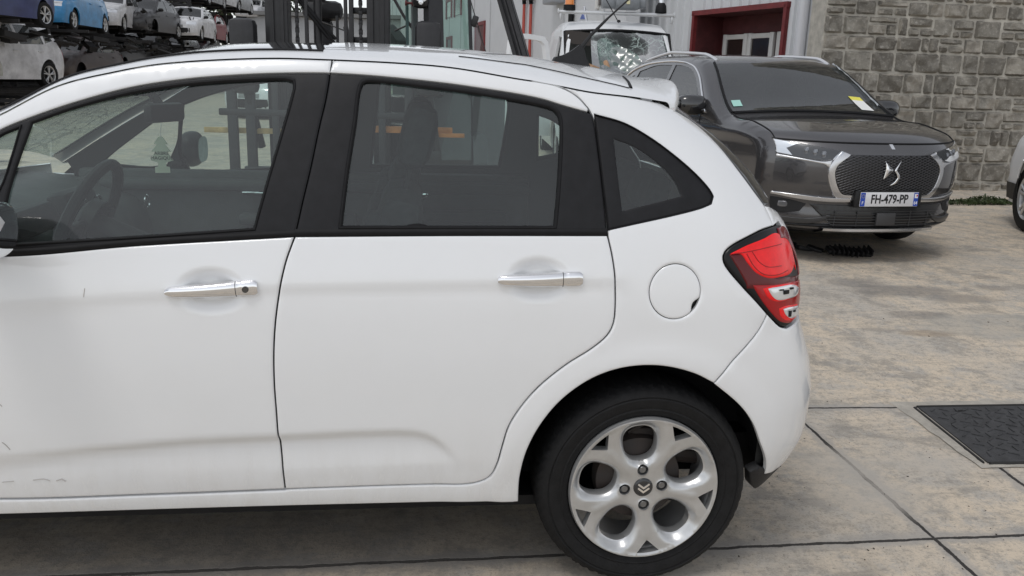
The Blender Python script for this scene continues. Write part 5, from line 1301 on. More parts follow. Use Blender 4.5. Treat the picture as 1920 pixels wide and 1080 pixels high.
cr = rp.color_ramp; cr.elements[0].color = (.17, .155, .130, 1); cr.elements[1].color = (.42, .38, .32, 1); e = cr.elements.new(.5); e.color = (.29, .27, .23, 1)
c = mixc(ramp(noise(7, 7, .7), .35, .7, 0, .45), rp.outputs[0], (.13, .122, .11)); c = mixc(ramp(noise(30, 6, .7), .5, .7, 0, .5), c, (.50, .475, .43)); c = mixc(ramp(noise(.9, 7, .7), .52, .68, 0, .45), c, (.11, .105, .09)); c = mixc(ramp(noise(90, 4, .7), .58, .74, 0, .6), c, (.07, .066, .06))
l.new(c, bs.inputs['Base Color']); bp = N(nt, 'ShaderNodeBump'); bp.inputs['Distance'].default_value = .02; bp.inputs['Strength'].default_value = 1.0; l.new(noise(38, 7, .75), bp.inputs['Height']); l.new(bp.outputs[0], bs.inputs['Normal'])
b.build('stone_blocks', m2, sw, sharp=28)
# weeds at the wall foot
rnd = random.Random(5)
def plant(x, y, n, hgt, spread, mm, name, label, cat='weed', group=None, lf=.03):
    z0 = float(GZ(y)); t = thing(name, (x, y, z0), label, cat, group=group); b = MB()
    for i in range(n):
        a = rnd.uniform(0, 6.28); r = spread*math.sqrt(rnd.random()); hx, hy = r*cos(a), r*sin(a)*.35; h = hgt*(1-.6*r/spread)*rnd.uniform(.3, 1)
        s = lf*rnd.uniform(.6, 1.4); M = Euler((rnd.uniform(-1.2, 1.2), rnd.uniform(-1.2, 1.2), rnd.uniform(0, 6))).to_matrix()
        b.add([tuple(M@Vector(q)*s+Vector((hx, hy, h))) for q in [(-1, 0, 0), (0, -.4, .1), (1, 0, 0), (0, .4, .1)]], [(0, 1, 2, 3)])
    b.build('foliage', mm, t, smooth=False); return t
WEED = mat('weed_green', (.040, .062, .018), .7, noise=(9, .5)); 
for k, (px, hgt, sp_) in enumerate([(1800, .07, .32), (1843, .13, .26), (1872, .08, .22)]):
    p = gpt(px, 383); plant(p[0], min(p[1], WY-.12), 420, hgt, sp_, WEED, 'weed_clump', ['low dark weeds at the foot of the stone wall, nearest the grey SUV', 'tallest weeds in the middle of the patch at the foot of the stone wall', 'dark weeds at the foot of the stone wall nearest the white car'][k], lf=.022)
# ================================================================ BUILDINGS
def onV(px, py, A, ang):
    d = ray(px, py); n = np.array([-sin(ang), cos(ang), 0]); t = np.dot(n, np.array([A[0], A[1], 0])-CX)/np.dot(n, d); return CX+d*t
A0 = atD(1549, 100, 13.2); AA = R_(107); e_ = np.array([cos(AA), sin(AA)])
def sOf(px, py=60): q = onV(px, py, A0, AA); return float(np.dot(q[:2]-A0[:2], e_)), float(q[2])
bl = thing('metal_clad_building', (A0[0], A0[1], .2), 'white ribbed metal building with a red-framed window recess beside the stone wall', 'building', rz=AA)
# local: x along the wall (away from camera), y outward = ... local -y points into the building, +y to the yard
CLAD = mat('white_cladding', (.62, .635, .65), .45, noise=(2.5, .0, (.57, .585, .60)))
s1, zt1 = sOf(1308, 25); s0, zt0 = sOf(1477, 9); Lw = sOf(1160)[0]; ztop = (zt1+zt0)/2-.2
b = MB()
def ribs(x0_, x1_, z0_, z1_, pitch=.27):
    pr = []; x = x0_
    while x < x1_-1e-6:
        for dx, dy in ((0, 0), (pitch*.60, 0), (pitch*.66, .045), (pitch*.94, .045), (pitch*.98, 0)):
            if x+dx < x1_: pr.append((x+dx, dy))
        x += pitch
    pr.append((x1_, 0)); b.grid(np.array([[(p[0], p[1], zz_) for p in pr] for zz_ in (z0_, z1_)]))
ribs(.35, s0-.02, 0, 6.5); ribs(s0-.02, s1+.02, ztop+.02, 6.5); ribs(s1+.02, Lw, 0, 6.5); ribs(s0-.02, s1+.02, 0, ztop-1.75)
b.build('ribbed_cladding', CLAD, bl, sharp=20)
b = MB(); b.box((.16, -.02, 3.25), (.38, .10, 6.5), bev=.015); b.box((.05, -3, 3.25), (.1, 6, 6.5)); b.build('corner_trim', mat('trim_white', (.66, .67, .69), .4, noise=(3, .04)), bl)
b = MB(); b.tube([(.52, .09, 0), (.52, .09, 6.5)], .085, 20); b.build('downpipe', mat('pipe_white', (.62, .63, .66), .35), bl)
REDF = mat('dark_red_frame', (.16, .022, .024), .5, noise=(8, .25)); dpt = .62; sm = (s0+s1)/2; sl_ = s1-s0
b = MB(); b.box((sm, .02, ztop+.0), (sl_+.16, .12, .09)); b.box((s0-.03, .02, ztop-.9), (.07, .12, 1.8)); b.box((s1+.03, .02, ztop-.9), (.07, .12, 1.8)); b.box((sm, .02, ztop-1.8), (sl_+.16, .12, .09)); b.build('recess_frame', REDF, bl)
b = MB(); b.box((s1+.0, -dpt/2, ztop-.9), (.03, dpt, 1.8)); b.box((s0, -dpt/2, ztop-.9), (.03, dpt, 1.8)); b.box((sm, -dpt/2, ztop-.03), (sl_, dpt, .03)); b.box((sm, -dpt/2, ztop-1.78), (sl_, dpt, .03)); b.box((sm, -dpt-.02, ztop-.9), (sl_, .04, 1.8)); b.build('recess_lining', mat('dark_red_lining', (.085, .02, .022), .6, noise=(5, .3)), bl)
b = MB()
for k in range(7): b.box((s0+.32, -dpt+.02, ztop-.12-k*.05), (.62, .015, .035))
b.build('roller_shutter', mat('shutter_brown', (.05, .03, .028), .5), bl)
WF = mat('window_white', (.68, .68, .66), .35); PANE = mat('window_pane', (.030, .020, .018), .12, coat=.15)
for k, (xc, ww) in enumerate([(s0+.50, .55), (s0+1.28, .62), (s1-.52, .62)]):
    fr = MB()
    for dx in (-ww/2, ww/2): fr.box((xc+dx, -dpt+.05, ztop-1.05), (.11, .07, 1.35), bev=.01)
    for dz in (-.62, .62): fr.box((xc, -dpt+.05, ztop-1.05+dz), (ww, .06, .09), bev=.01)
    w_ = fr.build('window', WF, bl); q = MB(); q.box((xc, -dpt+.045, ztop-1.05), (ww-.1, .01, 1.2)); q.build('pane', PANE, w_, smooth=False)
b = MB(); b.box((Lw/2, -3.2, 3.2), (Lw, 5, 6.3)); b.build('inner_core', mat('core_dark', (.05, .05, .05), .9), bl, smooth=False)
# long smooth warehouse behind
B0 = atD(1166, 100, 17.0); BA = R_(97); e2 = np.array([cos(BA), sin(BA)])
def s2(px, py=60): q = onV(px, py, B0, BA); return float(np.dot(q[:2]-B0[:2], e2)), float(q[2])-.25
wh = thing('warehouse', (B0[0], B0[1], .25), 'long smooth white warehouse wall with dark red door and windows, behind the forklift and van', 'building', rz=BA)
SMW = mat('smooth_white_wall', (.60, .615, .63), .6, noise=(1.2, .0, (.55, .565, .58)))
LW = 62
b = MB(); b.box((LW/2-.1, -.15, 4), (LW, .3, 8)); 
b.build('wall', SMW, wh, smooth=False)
b = MB()
for x in np.arange(1.2, LW, 3.0): b.box((x, .012, 4), (.05, .03, 8))
b.build('panel_joint', mat('joint_grey', (.42, .43, .44), .6), wh, smooth=False)
def wrect(name, pa, pb, m, par, dep=.06, frame=None):
    (sa, za), (sb, zb_) = s2(*pa), s2(*pb); x0_, x1_ = sorted((sa, sb)); z0_, z1_ = sorted((za, zb_)); fr = MB()
    for q in ((x0_, (z0_+z1_)/2, .12, z1_-z0_), (x1_, (z0_+z1_)/2, .12, z1_-z0_)): fr.box((q[0], .03, q[1]), (q[2]*1.2, dep, q[3]+.12))
    fr.box(((x0_+x1_)/2, .03, z1_), (x1_-x0_, dep, .12)); o = fr.build(name, frame or REDF, par, smooth=False)
    q = MB(); q.box(((x0_+x1_)/2, .018, (z0_+z1_)/2), (x1_-x0_, .02, z1_-z0_)); q.build('pane', m, o, smooth=False); return o
wrect('door', (910, 42), (891, 175), mat('red_door', (.10, .025, .026), .5), wh); wrect('window', (866, -8), (853, 30), PANE, wh); wrect('window', (848, -2), (838, 34), PANE, wh); wrect('door', (848, 70), (838, 165), PANE, wh)
wrect('window', (1150, -30), (1122, 11), PANE, wh, frame=WF)
for px in (988, 1001):
    sa, za = s2(px, 8); b = MB(); b.tube([(sa, .08, 0), (sa, .08, za)], .045, 8); b.build('red_pipe', mat('red_pipe_paint', (.42, .07, .05), .5), wh); b = MB(); b.tube([(sa, .08, za), (sa, .09, za+.12), (sa-.25, .1, za+.14)], .06, 8); b.build('pipe_elbow', RUB, wh)
sa, za = s2(1052, 4); b = MB(); b.box((sa, .2, za+.35), (.9, .35, .8), bev=.04); b.build('wall_cabinet', mat('cabinet_grey', (.32, .34, .37), .5), wh); b = MB(); sa, za = s2(1076, 46); b.tube([(sa, .08, za), (sa, .08, za+1.6)], .07, 8); b.build('black_pipe', RUB, wh)
t = [s2(*q) for q in [(1083, 46), (1098, 12), (1103, 44)]]; b = MB(); b.prism([(a, c_) for a, c_ in t], .02, .05, 'y'); sg = b.build('wall_sign', mat('sign_pale', (.60, .62, .66), .4), wh, smooth=False)
t = [s2(*q) for q in [(1092, 36), (1097, 24), (1101, 36)]]; b = MB(); b.prism([(a, c_) for a, c_ in t], .05, .06, 'y'); b.build('sign_mark', mat('sign_blue', (.10, .15, .42), .4), sg, smooth=False)
# ================================================================ OTHER CARS
XR = R_(-106); _p = gpt(1921, 434); _lx, _ly = .84, -.83; XW = (_p[0]-(cos(XR)*_lx-sin(XR)*_ly), _p[1]-(sin(XR)*_lx+cos(XR)*_ly), _p[2])
xo, XD = gen_car('parked_crossover', dict(SUVS, wheels=(.84, 3.55)), WHITE, (float(XW[0]), float(XW[1]), float(XW[2])), XR, 'white crossover with black arch, only its front wheel corner showing at the right edge', 'car')
# ================================================================ TREES behind the racks
b = MB(); G = [[tuple(XD['S'](.84+r_*cos(a), .345+r_*sin(a), -.014)) for a in np.linspace(-.3, pi+.3, 30)] for r_ in (.385, .47)]; b.grid(np.array(G)); b.grid(np.array([[tuple(XD['S'](np.array(x), np.array(z), -.012)) for x in np.linspace(.02, .42, 8)] for z in (.27, .44)])); b.build('arch_cladding', PLAS, xo)
b = MB(); b.tube([tuple(XD['S'](np.array(.84+.435*cos(a)), np.array(.345+.435*sin(a)), -.022)) for a in np.linspace(2.2, 2.75, 8)], .012, 6); b.build('arch_reflector', WHITETXT, xo)
LEAF = mat('dark_tree_leaf', (.035, .050, .016), .7, noise=(.8, .5)); BARK = mat('bark', (.06, .045, .032), .9, noise=(8, .4))
def tree_(x, y, h, r, n, label):
    t = thing('tree', (x, y, 0), label, 'tree', group='trees beyond the car racks'); b = MB(); b.tube([(0, 0, 0), (.1, .1, h*.4), (.0, .2, h*.75)], [.22, .16, .07], 9)
    for k in range(7): a = rnd.uniform(0, 6.28); b.tube([(0, .1, h*rnd.uniform(.25, .6)), (cos(a)*r*.4, sin(a)*r*.4, h*.65), (cos(a)*r*.75, sin(a)*r*.75, h*rnd.uniform(.6, .9))], [.09, .06, .02], 6)
    b.build('trunk', BARK, t); b = MB(); cl = [(rnd.uniform(-r, r)*.7, rnd.uniform(-r, r)*.7, h*rnd.uniform(.35, .95), rnd.uniform(.25, .5)*r) for _ in range(16)]
    for i in range(n):
        c_ = cl[i % 16]; v = Vector((rnd.gauss(0, 1), rnd.gauss(0, 1), rnd.gauss(0, 1))).normalized()*c_[3]*rnd.random()**.4; s = rnd.uniform(.08, .17); M = Euler((rnd.uniform(0, 6), rnd.uniform(0, 6), rnd.uniform(0, 6))).to_matrix()
        b.add([tuple(M@Vector(q)*s+v+Vector(c_[:3])) for q in [(-1, 0, 0), (0, -.6, 0), (1, 0, 0), (0, .6, 0)]], [(0, 1, 2, 3)])
    b.build('crown', LEAF, t, smooth=False)
for k, (px, dep, h, r) in enumerate([(500, 62, 11, 4.2), (420, 66, 12, 4.5), (300, 60, 11, 5), (170, 52, 11, 5), (40, 44, 11, 5), (-90, 38, 11, 5)]):
    p = atD(px, 120, dep); tree_(p[0], p[1], h, r, 7000 if k < 1 else 3500, ['dark green tree just beyond the far end of the car racks', 'dark tree behind the rack end with the small white car', 'dark tree hidden behind the middle racks', 'dark tree behind the near racks', 'dark tree behind the blue cars', 'dark tree at the far left behind the racks'][k])
p = atD(655, 130, 58); sh_ = thing('grey_shed', (p[0], p[1], 0), 'pale grey distant shed seen between the forklift mast rails', 'building', rz=R_(-6))
b = MB(); b.box((0, 2, 2.6), (14, 4, 5.2)); b.build('wall', mat('shed_wall', (.42, .43, .44), .6, noise=(.6, .12)), sh_, smooth=False); b = MB(); b.box((0, 2, 5.35), (14.6, 4.8, .25)); b.build('roof', mat('shed_roof', (.20, .20, .20), .7), sh_, smooth=False)
b = MB()
for k in range(5): b.box((-5.6+2.6*k, -.03, 1.9), (1.6, .06, 2.4))
b.each('shutter_door', mat('shed_door', (.24, .25, .26), .5), sh_, smooth=False)
# debris under the SUV
p = gpt(1590, 478); db = thing('broken_bumper_piece', (p[0], p[1], p[2]), 'ribbed black plastic fragment lying on the ground in front of the grey SUV', 'debris', rz=R_(-8))
b = MB(); rnd = random.Random(9); b.box((0, 0, .03), (.36, .12, .035), rot=(.2, .05, 0), bev=.008)
for k in range(9): b.box((-.16+.04*k, -.05, .045+.01*sin(k)), (.010, .11, .05), rot=(.3, .1*sin(k*2), .1), bev=.002)
b.build('ribbed_panel', PLAS, db); b = MB()
for k in range(7): b.box((-.25-.09*k, .10+.03*k+rnd.uniform(-.03, .03), .025), (.14, .07, .03), rot=(rnd.uniform(-.4, .4), rnd.uniform(-.3, .3), rnd.uniform(0, 3)), bev=.008)
b.build('torn_edge', PLAS, db)
# ================================================================ FORKLIFT right behind the hatchback (mast towards the camera)
FKP = atD(617, 60, 6.15); FZ = float(GZ(FKP[1])); FR_ = R_(62)
fk = thing('forklift', (FKP[0], FKP[1], FZ), 'black-masted forklift with green-tinted cab glass standing behind the white hatchback', 'forklift', rz=FR_)
BLK = mat('forklift_black', (.016, .016, .018), .45, noise=(15, .3), bump=(60, .15)); ORG = mat('forklift_orange', (.52, .20, .055), .5, noise=(10, .25))
Mm = Matrix.Rotation(R_(26), 4, 'Z')      # mast assembly turned square to the camera
def rotz(b): return b.xf(Mm)
MW = .366
b = MB()
for s in (-1, 1):
    b.box((0, s*(MW-.0), 1.45), (.16, .165, 2.7), bev=.012); b.box((-.085, s*(MW+.03), 1.45), (.02, .03, 2.7)); b.box((-.086, s*(MW-.045), 1.45), (.02, .022, 2.7))
rotz(b).build('mast_channel', BLK, fk)
b = MB()
for s in (-1, 1): b.box((-.01, .16 if s > 0 else -.125, 1.5), (.05, .024, 2.7), bev=.004)
b.box((0, -.165, 1.5), (.05, .032, 2.7), bev=.004)
rotz(b).build('inner_rail', BLK, fk)
b = MB()
for z in (.5, 1.60, 1.81, 1.98, 2.35): b.box((.04, -.235, z), (.05, .14, .045), bev=.008)
b.box((.05, 0, .9), (.06, .70, .12), bev=.01); b.box((.05, 0, 2.7), (.06, .70, .12), bev=.01)
rotz(b).build('cross_member', BLK, fk)
def chain(y, z0=.6, z1=2.75):
    b = MB(); z = z0; k = 0
    while z < z1:
        b.box((-.055, y, z), (.018 if k % 2 else .030, .030 if k % 2 else .022, .042), bev=.006); z += .034; k += 1
    return rotz(b)
for y in (.222, -.238): chain(y).build('lift_chain', mat('chain_steel', (.03, .03, .032), .4, metal=.5), fk)
b = MB(); b.tube([(.03, .085, .3), (.03, .085, 2.7)], .03, 16); b.tube([(.03, -.06, .3), (.03, -.06, 1.50)], .035, 10); rotz(b).build('lift_cylinder', BLK, fk)
b = MB(); b.tube([(-.03, .26, 1.95), (-.02, .16, 1.82), (0, .02, 1.66), (0, -.05, 1.55)], .012, 8); b.tube([(-.03, .29, 1.99), (-.02, .19, 1.87), (0, .05, 1.70), (0, -.05, 1.60)], .012, 8); b.tube([(-.03, .24, 1.9), (-.02, .14, 1.77), (0, .0, 1.6)], .012, 8); rotz(b).build('hydraulic_hose', RUB, fk)
# load carriage with backrest grid and timber
b = MB(); b.box((-.20, 0, .62), (.05, 1.22, .10), bev=.01); b.box((-.20, .1, 1.06), (.05, 1.35, .05), bev=.01); b.box((-.20, 0, .25), (.05, 1.22, .10), bev=.01)
for y in (-.60, .68, .55, .37, .19, -.18, -.40): b.box((-.20, y+.0, .83), (.045, .05 if abs(y) < .5 else .07, 1.15), bev=.006)
b.box((-.2, .10, 1.42), (.05, 1.35, .06), bev=.01)
rotz(b).build('load_backrest', BLK, fk)
for s in (-.28, .28):
    b = MB(); b.box((-.24, s, .45), (.05, .12, .80), bev=.008); b.box((-.75, s, .10), (1.05, .12, .045), bev=.008); rotz(b).build('fork', STEEL, fk)
ORP = mat('timber_plank', (.52, .36, .17), .7, noise=(14, .3))
b = MB(); b.box((-.155, .55, .925), (.03, .70, .040), bev=.004); rotz(b).build('timber_plank', ORP, fk)
b = MB(); b.box((-.16, -.62, .96), (.04, .60, .050), bev=.006); b.box((-.12, -.74, 1.25), (.05, .055, .70), bev=.006); b.box((-.2, -.9, .93), (.05, .22, .03), bev=.004); rotz(b).build('orange_frame', ORG, fk)
# body, mudguards, lamps
b = MB(); b.box((1.15, 0, .55), (1.7, 1.02, .62), bev=.06); b.box((2.05, 0, .85), (.55, 1.06, 1.1), bev=.12); b.build('body', BLK, fk)
b = MB(); b.box((.35, 0, .75), (.30, 1.1, .5), bev=.05); b.box((.62, 0, .9), (.3, .9, .6), bev=.05); b.build('front_cowl', BLK, fk)
for s, nm in ((1, 'a'), (-1, 'b')):
    b = MB(); b.box((0, 0, 0), (.14, .185, .52), bev=.045); b.lathe([(.0001, -.078), (.010, -.080), (.012, -.070)], (0, 0, .08), 'x', 12)
    px = (457, 803)[0 if s > 0 else 1]; q = atD(px, (78 if s > 0 else 84), 5.9); lp = Matrix.Rotation(-FR_, 3, 'Z') @ Vector(q-np.array([FKP[0], FKP[1], FZ])); b.xf(Matrix.Translation(lp+Vector((0, 0, -.10))) @ Matrix.Rotation(R_(26), 4, 'Z'))
    b.tube([lp+Vector((0, 0, -.3)), lp+Vector((.15, 0, -.75))], .03, 8); b.build('fender_box', BLK, fk)
    b = MB(); b.lathe([(.0001, -.02), (.012, -.018), (.014, 0)], (0, 0, 0), 'x', 12); b.xf(Matrix.Translation(lp+Vector((-.075, 0, -.07))) @ Matrix.Rotation(R_(26), 4, 'Z')); b.build('box_knob', CHROME, fk)
# cab: pillars, roof, glass
GRG = glassmat('green_cab_glass', (.62, .80, .72), dust_haze=.05)
def Lc(px, py, d): return Matrix.Rotation(-FR_, 3, 'Z') @ Vector(atD(px, py, d)-np.array([FKP[0], FKP[1], FZ]))
b = MB()
def bar(p, q, w=.05, mm=b): mm.tube([p, q], w/2*1.2, 4)
def pillar(pa, pb, d1, d2, w, nm, m=BLK):
    a, c_ = Lc(*pa, d1), Lc(*pb, d2); a2 = a+(a-c_)*.6; c2 = c_+(c_-a)*1.0; q = MB(); q.tube([a2, c2], w, 4); return q.build(nm, m, fk, smooth=False)
pillar((947, 0), (976, 100), 6.9, 6.7, .075, 'rear_guard_leg'); 
for o in (-.035, .0, .035):
    q = MB(); a, c_ = Lc(947, 0, 6.9), Lc(976, 100, 6.7); w_ = (Matrix.Rotation(-FR_, 3, 'Z') @ Vector((1, 0, 0)))*o; nrm_ = (Matrix.Rotation(-FR_, 3, 'Z') @ Vector((0, -1, 0)))*.062; q.tube([a+(a-c_)*.6+w_+nrm_, c_+(c_-a)*1.0+w_+nrm_], .010, 6); q.build('guard_leg_rib', RUB, fk)
pillar((777, 0), (778, 90), 6.6, 6.6, .030, 'cab_pillar', mat('cab_grey', (.10, .12, .12), .4)); pillar((812, 0), (814, 90), 6.5, 6.5, .085, 'cab_pillar'); pillar((880, 0), (883, 90), 6.8, 6.8, .016, 'cab_pillar')
pillar((763, 0), (764, 90), 6.55, 6.55, .014, 'cab_rail', mat('cab_teal', (.05, .11, .10), .4))
q = MB(); q.tube([Lc(739, -2, 6.7), Lc(757, 30, 6.7), Lc(776, 57, 6.7)], .012, 6); q.tube([Lc(740, 58, 6.7), Lc(776, 42, 6.7)], .008, 6); q.build('wiper_arm', BLK, fk)
q = MB(); q.prism([tuple(Lc(*p, 6.9))[1:] for p in [(728, 45), (742, 58), (757, 77), (760, 110), (722, 110)]], float(Lc(740, 70, 6.9)[0])-.1, float(Lc(740, 70, 6.9)[0])+.1, 'x'); q.build('seat_side', BLK, fk, smooth=False)
q = MB(); a, c_, d_, e3 = Lc(729, -40, 6.75), Lc(774, -40, 6.75), Lc(778, 300, 6.75), Lc(730, 300, 6.75); q.add([a, c_, d_, e3], [(0, 1, 2, 3)]); q.build('cab_glass', GRG, fk, smooth=False)
q = MB(); a, c_, d_, e3 = Lc(822, -40, 6.8), Lc(880, -40, 6.9), Lc(884, 300, 6.8), Lc(828, 300, 6.7); q.add([a, c_, d_, e3], [(0, 1, 2, 3)]); q.build('cab_glass', glassmat('green_cab_glass_deep', (.46, .68, .60), dust_haze=.04), fk, smooth=False)
q = MB(); a, c_, d_, e3 = Lc(882, 0, 6.85), Lc(911, 98, 6.9), Lc(1010, 310, 6.8), Lc(888, 310, 6.8); q.add([a, c_, d_, e3], [(0, 1, 2, 3)]); q.build('cab_glass', glassmat('pale_cab_glass', (.80, .86, .85), dust_haze=.03), fk, smooth=False)
q = MB(); q.tube([Lc(882, 0, 6.84), Lc(911, 98, 6.89)], .004, 6); p_ = Lc(890, 40, 6.8); q.box(p_, (.04, .05, .09), rot=(.3, 0, .4), bev=.01); q.build('glass_edge', BLK, fk)
b = MB()   # work lamp cluster
for (dx, dy) in ((784, -3), (789, 4), (795, -2), (790, -8)):
    c_ = Lc(dx, dy, 6.35); q = MB(); q.lathe([(.0001, -.01), (.018, -.008), (.021, .01)], (0, 0, 0), 'x', 14); q.xf(Matrix.Translation(c_) @ Matrix.Rotation(R_(26), 4, 'Z')); q.build('work_lamp', CLEAR, fk)
q = MB(); q.box(Lc(789, -2, 6.42), (.10, .13, .14), rot=(0, 0, R_(26)), bev=.04); q.build('lamp_housing', BLK, fk)
q = MB(); cc_ = Lc(768, 6, 6.5); q.lathe([(.0001, -.03), (.022, -.028), (.022, -.02), (.010, -.018), (.010, .02), (.020, .022), (.020, .035)], (0, 0, 0), 'y', 14); q.xf(Matrix.Translation(cc_) @ Matrix.Rotation(R_(26), 4, 'Z')); q.build('red_cap', mat('faded_red', (.20, .05, .05), .5), fk)
# headrest / seat seen between the mast rails
q = MB(); sc_ = Lc(605, 20, 7.0); q.box(sc_, (.14, .34, .16), bev=.06, rot=(0, 0, R_(26))); q.box(sc_+Vector((0, .07, .22)), (.12, .24, .28), bev=.05, rot=(0, 0, R_(26))); q.box(sc_+Vector((.05, .03, -.35)), (.12, .16, .6), bev=.05, rot=(0, 0, R_(26))); q.build('driver_seat', BLK, fk)
q = MB(); q.tube([Lc(600, 40, 6.7), Lc(645, 57, 6.7)], .006, 6); q.tube([Lc(632, 30, 6.7), Lc(633, 80, 6.7)], .012, 6); q.tube([Lc(655, 80, 6.8), Lc(648, 50, 6.8)], .02, 6); q.build('control_lever', BLK, fk)
b = MB(); b.box((1.35, 0, 2.62), (1.5, 1.1, .06), bev=.02); b.build('cab_roof', BLK, fk)
b = MB(); b.box((.75, -.60, 1.05), (.9, .05, .9), bev=.02); b.box((1.5, .5, 1.3), (.06, .06, 2.6)); b.box((.62, .52, 1.5), (.05, .05, 2.2)); b.build('cab_side_panel', BLK, fk)
for (x, y) in [(.42, -.60), (.42, .60), (1.95, -.50), (1.95, .50)]: car_wheel('wheel', x, y, .33 if x < 1 else .27, fk, -1 if y < 0 else 1, lo=True, rimr=.6, mrim=ORG)
# ================================================================ WRECKED WHITE VAN
VP = atD(1182, 150, 11.05); vz = float(GZ(VP[1])); VS = 1.0
VANP = mat('van_white', (.74, .755, .77), .3, coat=.5, noise=(3, .0, (.68, .69, .70)))
VAN = dict(W=.93, belt=1.18, bottom=.25, wheels=(.85, 3.45), wr=.32, dash=1.0, mx=1.15, tumble=.16, rr=.08, crown=.04, nose=(.45, .25), tail=(.2, .05), corner=28,
    sil=[(.06, .30), (-.02, .42), (-.02, .85), (.10, 1.05), (.55, 1.22, 'body'), (.82, 1.30, 'open'), (1.32, 1.93, 'body'), (1.6, 2.06), (2.2, 2.12), (3.6, 2.12), (4.15, 2.06), (4.22, 1.5), (4.24, .4)],
    windows=[[(1.05, 1.24), (1.30, 1.56), (1.55, 1.86), (2.05, 1.90), (2.08, 1.24)]], head=(0, .85, 1.05, .45, .80))
van, VD = gen_car('wrecked_van', VAN, VANP, (VP[0], VP[1], vz+.02), R_(86), 'white wrecked van with shattered windscreen, orange beacon and roof bar, behind the grey SUV', 'van', missing=(('window', 0), ('window', 1)))
def vskin(y, s, off=0.0):   # windscreen plane: s 0 bottom..1 top
    y = np.asarray(y, float); return np.stack([.82+.50*s+.06*(y/.75)**2-.04+0*y+off*-.78, y+0*s, 1.30+.63*s+0*y+.04*(1-(y/.8)**2)+off*.6], -1)
GLV = glassmat('shattered_van_glass', (.72, .80, .78), refl=.4, dust_haze=.012, crack=.42, crackscale=3.6)
GLW = glassmat('crushed_van_glass', (.50, .62, .58), refl=.25, rough=.2, dust_haze=.16, crack=.75, crackscale=16, crackcol=(.42, .55, .50))
b = MB(); rnd = random.Random(4); G = []
for i in range(16):
    G.append([tuple(vskin(np.array(-.75+1.15*i/15-.0), j/11, -.10*math.exp(-((i-9)/5)**2-((j-5)/4)**2)+rnd.uniform(-.008, .008))) for j in range(12)])
b.grid(np.array(G)); b.build('windscreen', GLV, van, sharp=180)
poly_ = [(.30, .78), (.22, .86), (.08, .80), (-.12, .62), (-.30, .36), (-.34, .02), (.30, .02), (.28, .3)]
g = panelgeo(crv(poly_, True, .06, 50), surf=lambda u, v, o: vskin(u, v, .03-.10*np.exp(-((u-.05)/.25)**2)+.02*np.sin(u*30)*np.sin(v*22)), off=0, thick=0, roll=0, step=.06); b = MB(); b.add(*g); b.build('sagging_glass', GLW, van, sharp=180)
b = MB()
for yy in (-.77, ): b.tube(vskin(np.full(8, yy), np.linspace(0, 1, 8)), .022, 6)
b.tube(vskin(np.linspace(-.77, .77, 12), 1.0), .02, 6); b.tube(vskin(np.full(8, .77), np.linspace(0, 1, 8)), .022, 6); b.build('windscreen_rubber', RUB, van)
b = MB()   # torn dark opening at the dented corner of the roof
b.grid(np.array([[tuple(vskin(np.array(.76-.5*i/7), .72+.30*j/4-.02*i, .012+.01*((i+j) % 2))) for j in range(5)] for i in range(6)])); b.build('torn_headlining', mat('torn_lining', (.03, .025, .022), .9), van, sharp=180)
b = MB(); b.box((1.9, 0, 1.62), (.05, 1.55, .75), bev=.04); b.build('bulkhead', mat('bulkhead_grey', (.07, .075, .075), .6), van)
b = MB(); b.box((1.0, .42, 1.36), (.3, .34, .16), rot=(.3, .2, .3), bev=.03); b.box((1.05, .20, 1.40), (.25, .2, .2), rot=(-.5, .2, -.3), bev=.03); b.build('cardboard_bundle', mat('brown_card', (.36, .22, .13), .8, noise=(12, .3)), van)
b = MB(); b.box((.99, .0, 1.30), (.4, 1.5, .12), bev=.05); b.build('dashboard', PLAS, van)
b = MB(); b.box((1.25, -.66, 1.60), (.02, .22, .32), bev=.01); b.build('sun_strip', mat('pale_sheet', (.55, .60, .58), .5), van)
b = MB(); b.box((1.50, 0, 2.22), (.07, 1.72, .05), bev=.012); 
for s in (-1, 1): b.box((1.5, s*.83, 2.16), (.06, .03, .12), bev=.008); b.box((1.5, s*.865, 2.225), (.09, .02, .075), bev=.005)
b.build('roof_bar', mat('bar_aluminium', (.60, .61, .62), .35, metal=.5), van)
b = MB(); b.box((1.47, -.14, 2.36), (.26, .36, .17), bev=.03); b.box((1.5, .12, 2.36), (.2, .2, .14), bev=.02); b.box((1.5, -.36, 2.36), (.2, .12, .12), bev=.02); b.build('light_box', mat('box_grey', (.20, .215, .23), .4, noise=(10, .2)), van)
b = MB(); b.box((1.335, -.14, 2.37), (.01, .05, .05)); b.build('box_sticker', mat('sticker_cream', (.7, .65, .4), .5), van)
b = MB(); b.lathe([(.0001, .22), (.04, .215), (.062, .19), (.068, .10), (.075, .06)], (1.5, .70, 2.25), 'z', 24); b.build('beacon', mat('amber_beacon', (.75, .22, .02), .15, coat=1), van)
b = MB(); b.lathe([(.085, .07), (.09, .0), (.0001, 0)], (1.5, .70, 2.25), 'z', 24); b.lathe([(.0001, .14), (.05, .14), (.075, .10), (.085, .02), (.085, 0)], (1.5, -.66, 2.25), 'z', 20); b.each('beacon_base', RUB, van)
b = MB(); b.lathe([(.0001, .25), (.02, .24), (.035, .20), (.035, .13)], (1.5, -.66, 2.25), 'z', 16); b.build('spare_beacon', CLEAR, van)
b = MB(); b.tube([(1.35, -.02, 2.08), (1.25, .22, 2.42)], .006, 6); b.lathe([(.03, 0), (.02, .03), (.0001, .035)], (1.36, -.02, 2.09), 'z', 12); b.build('whip_aerial', RUB, van)
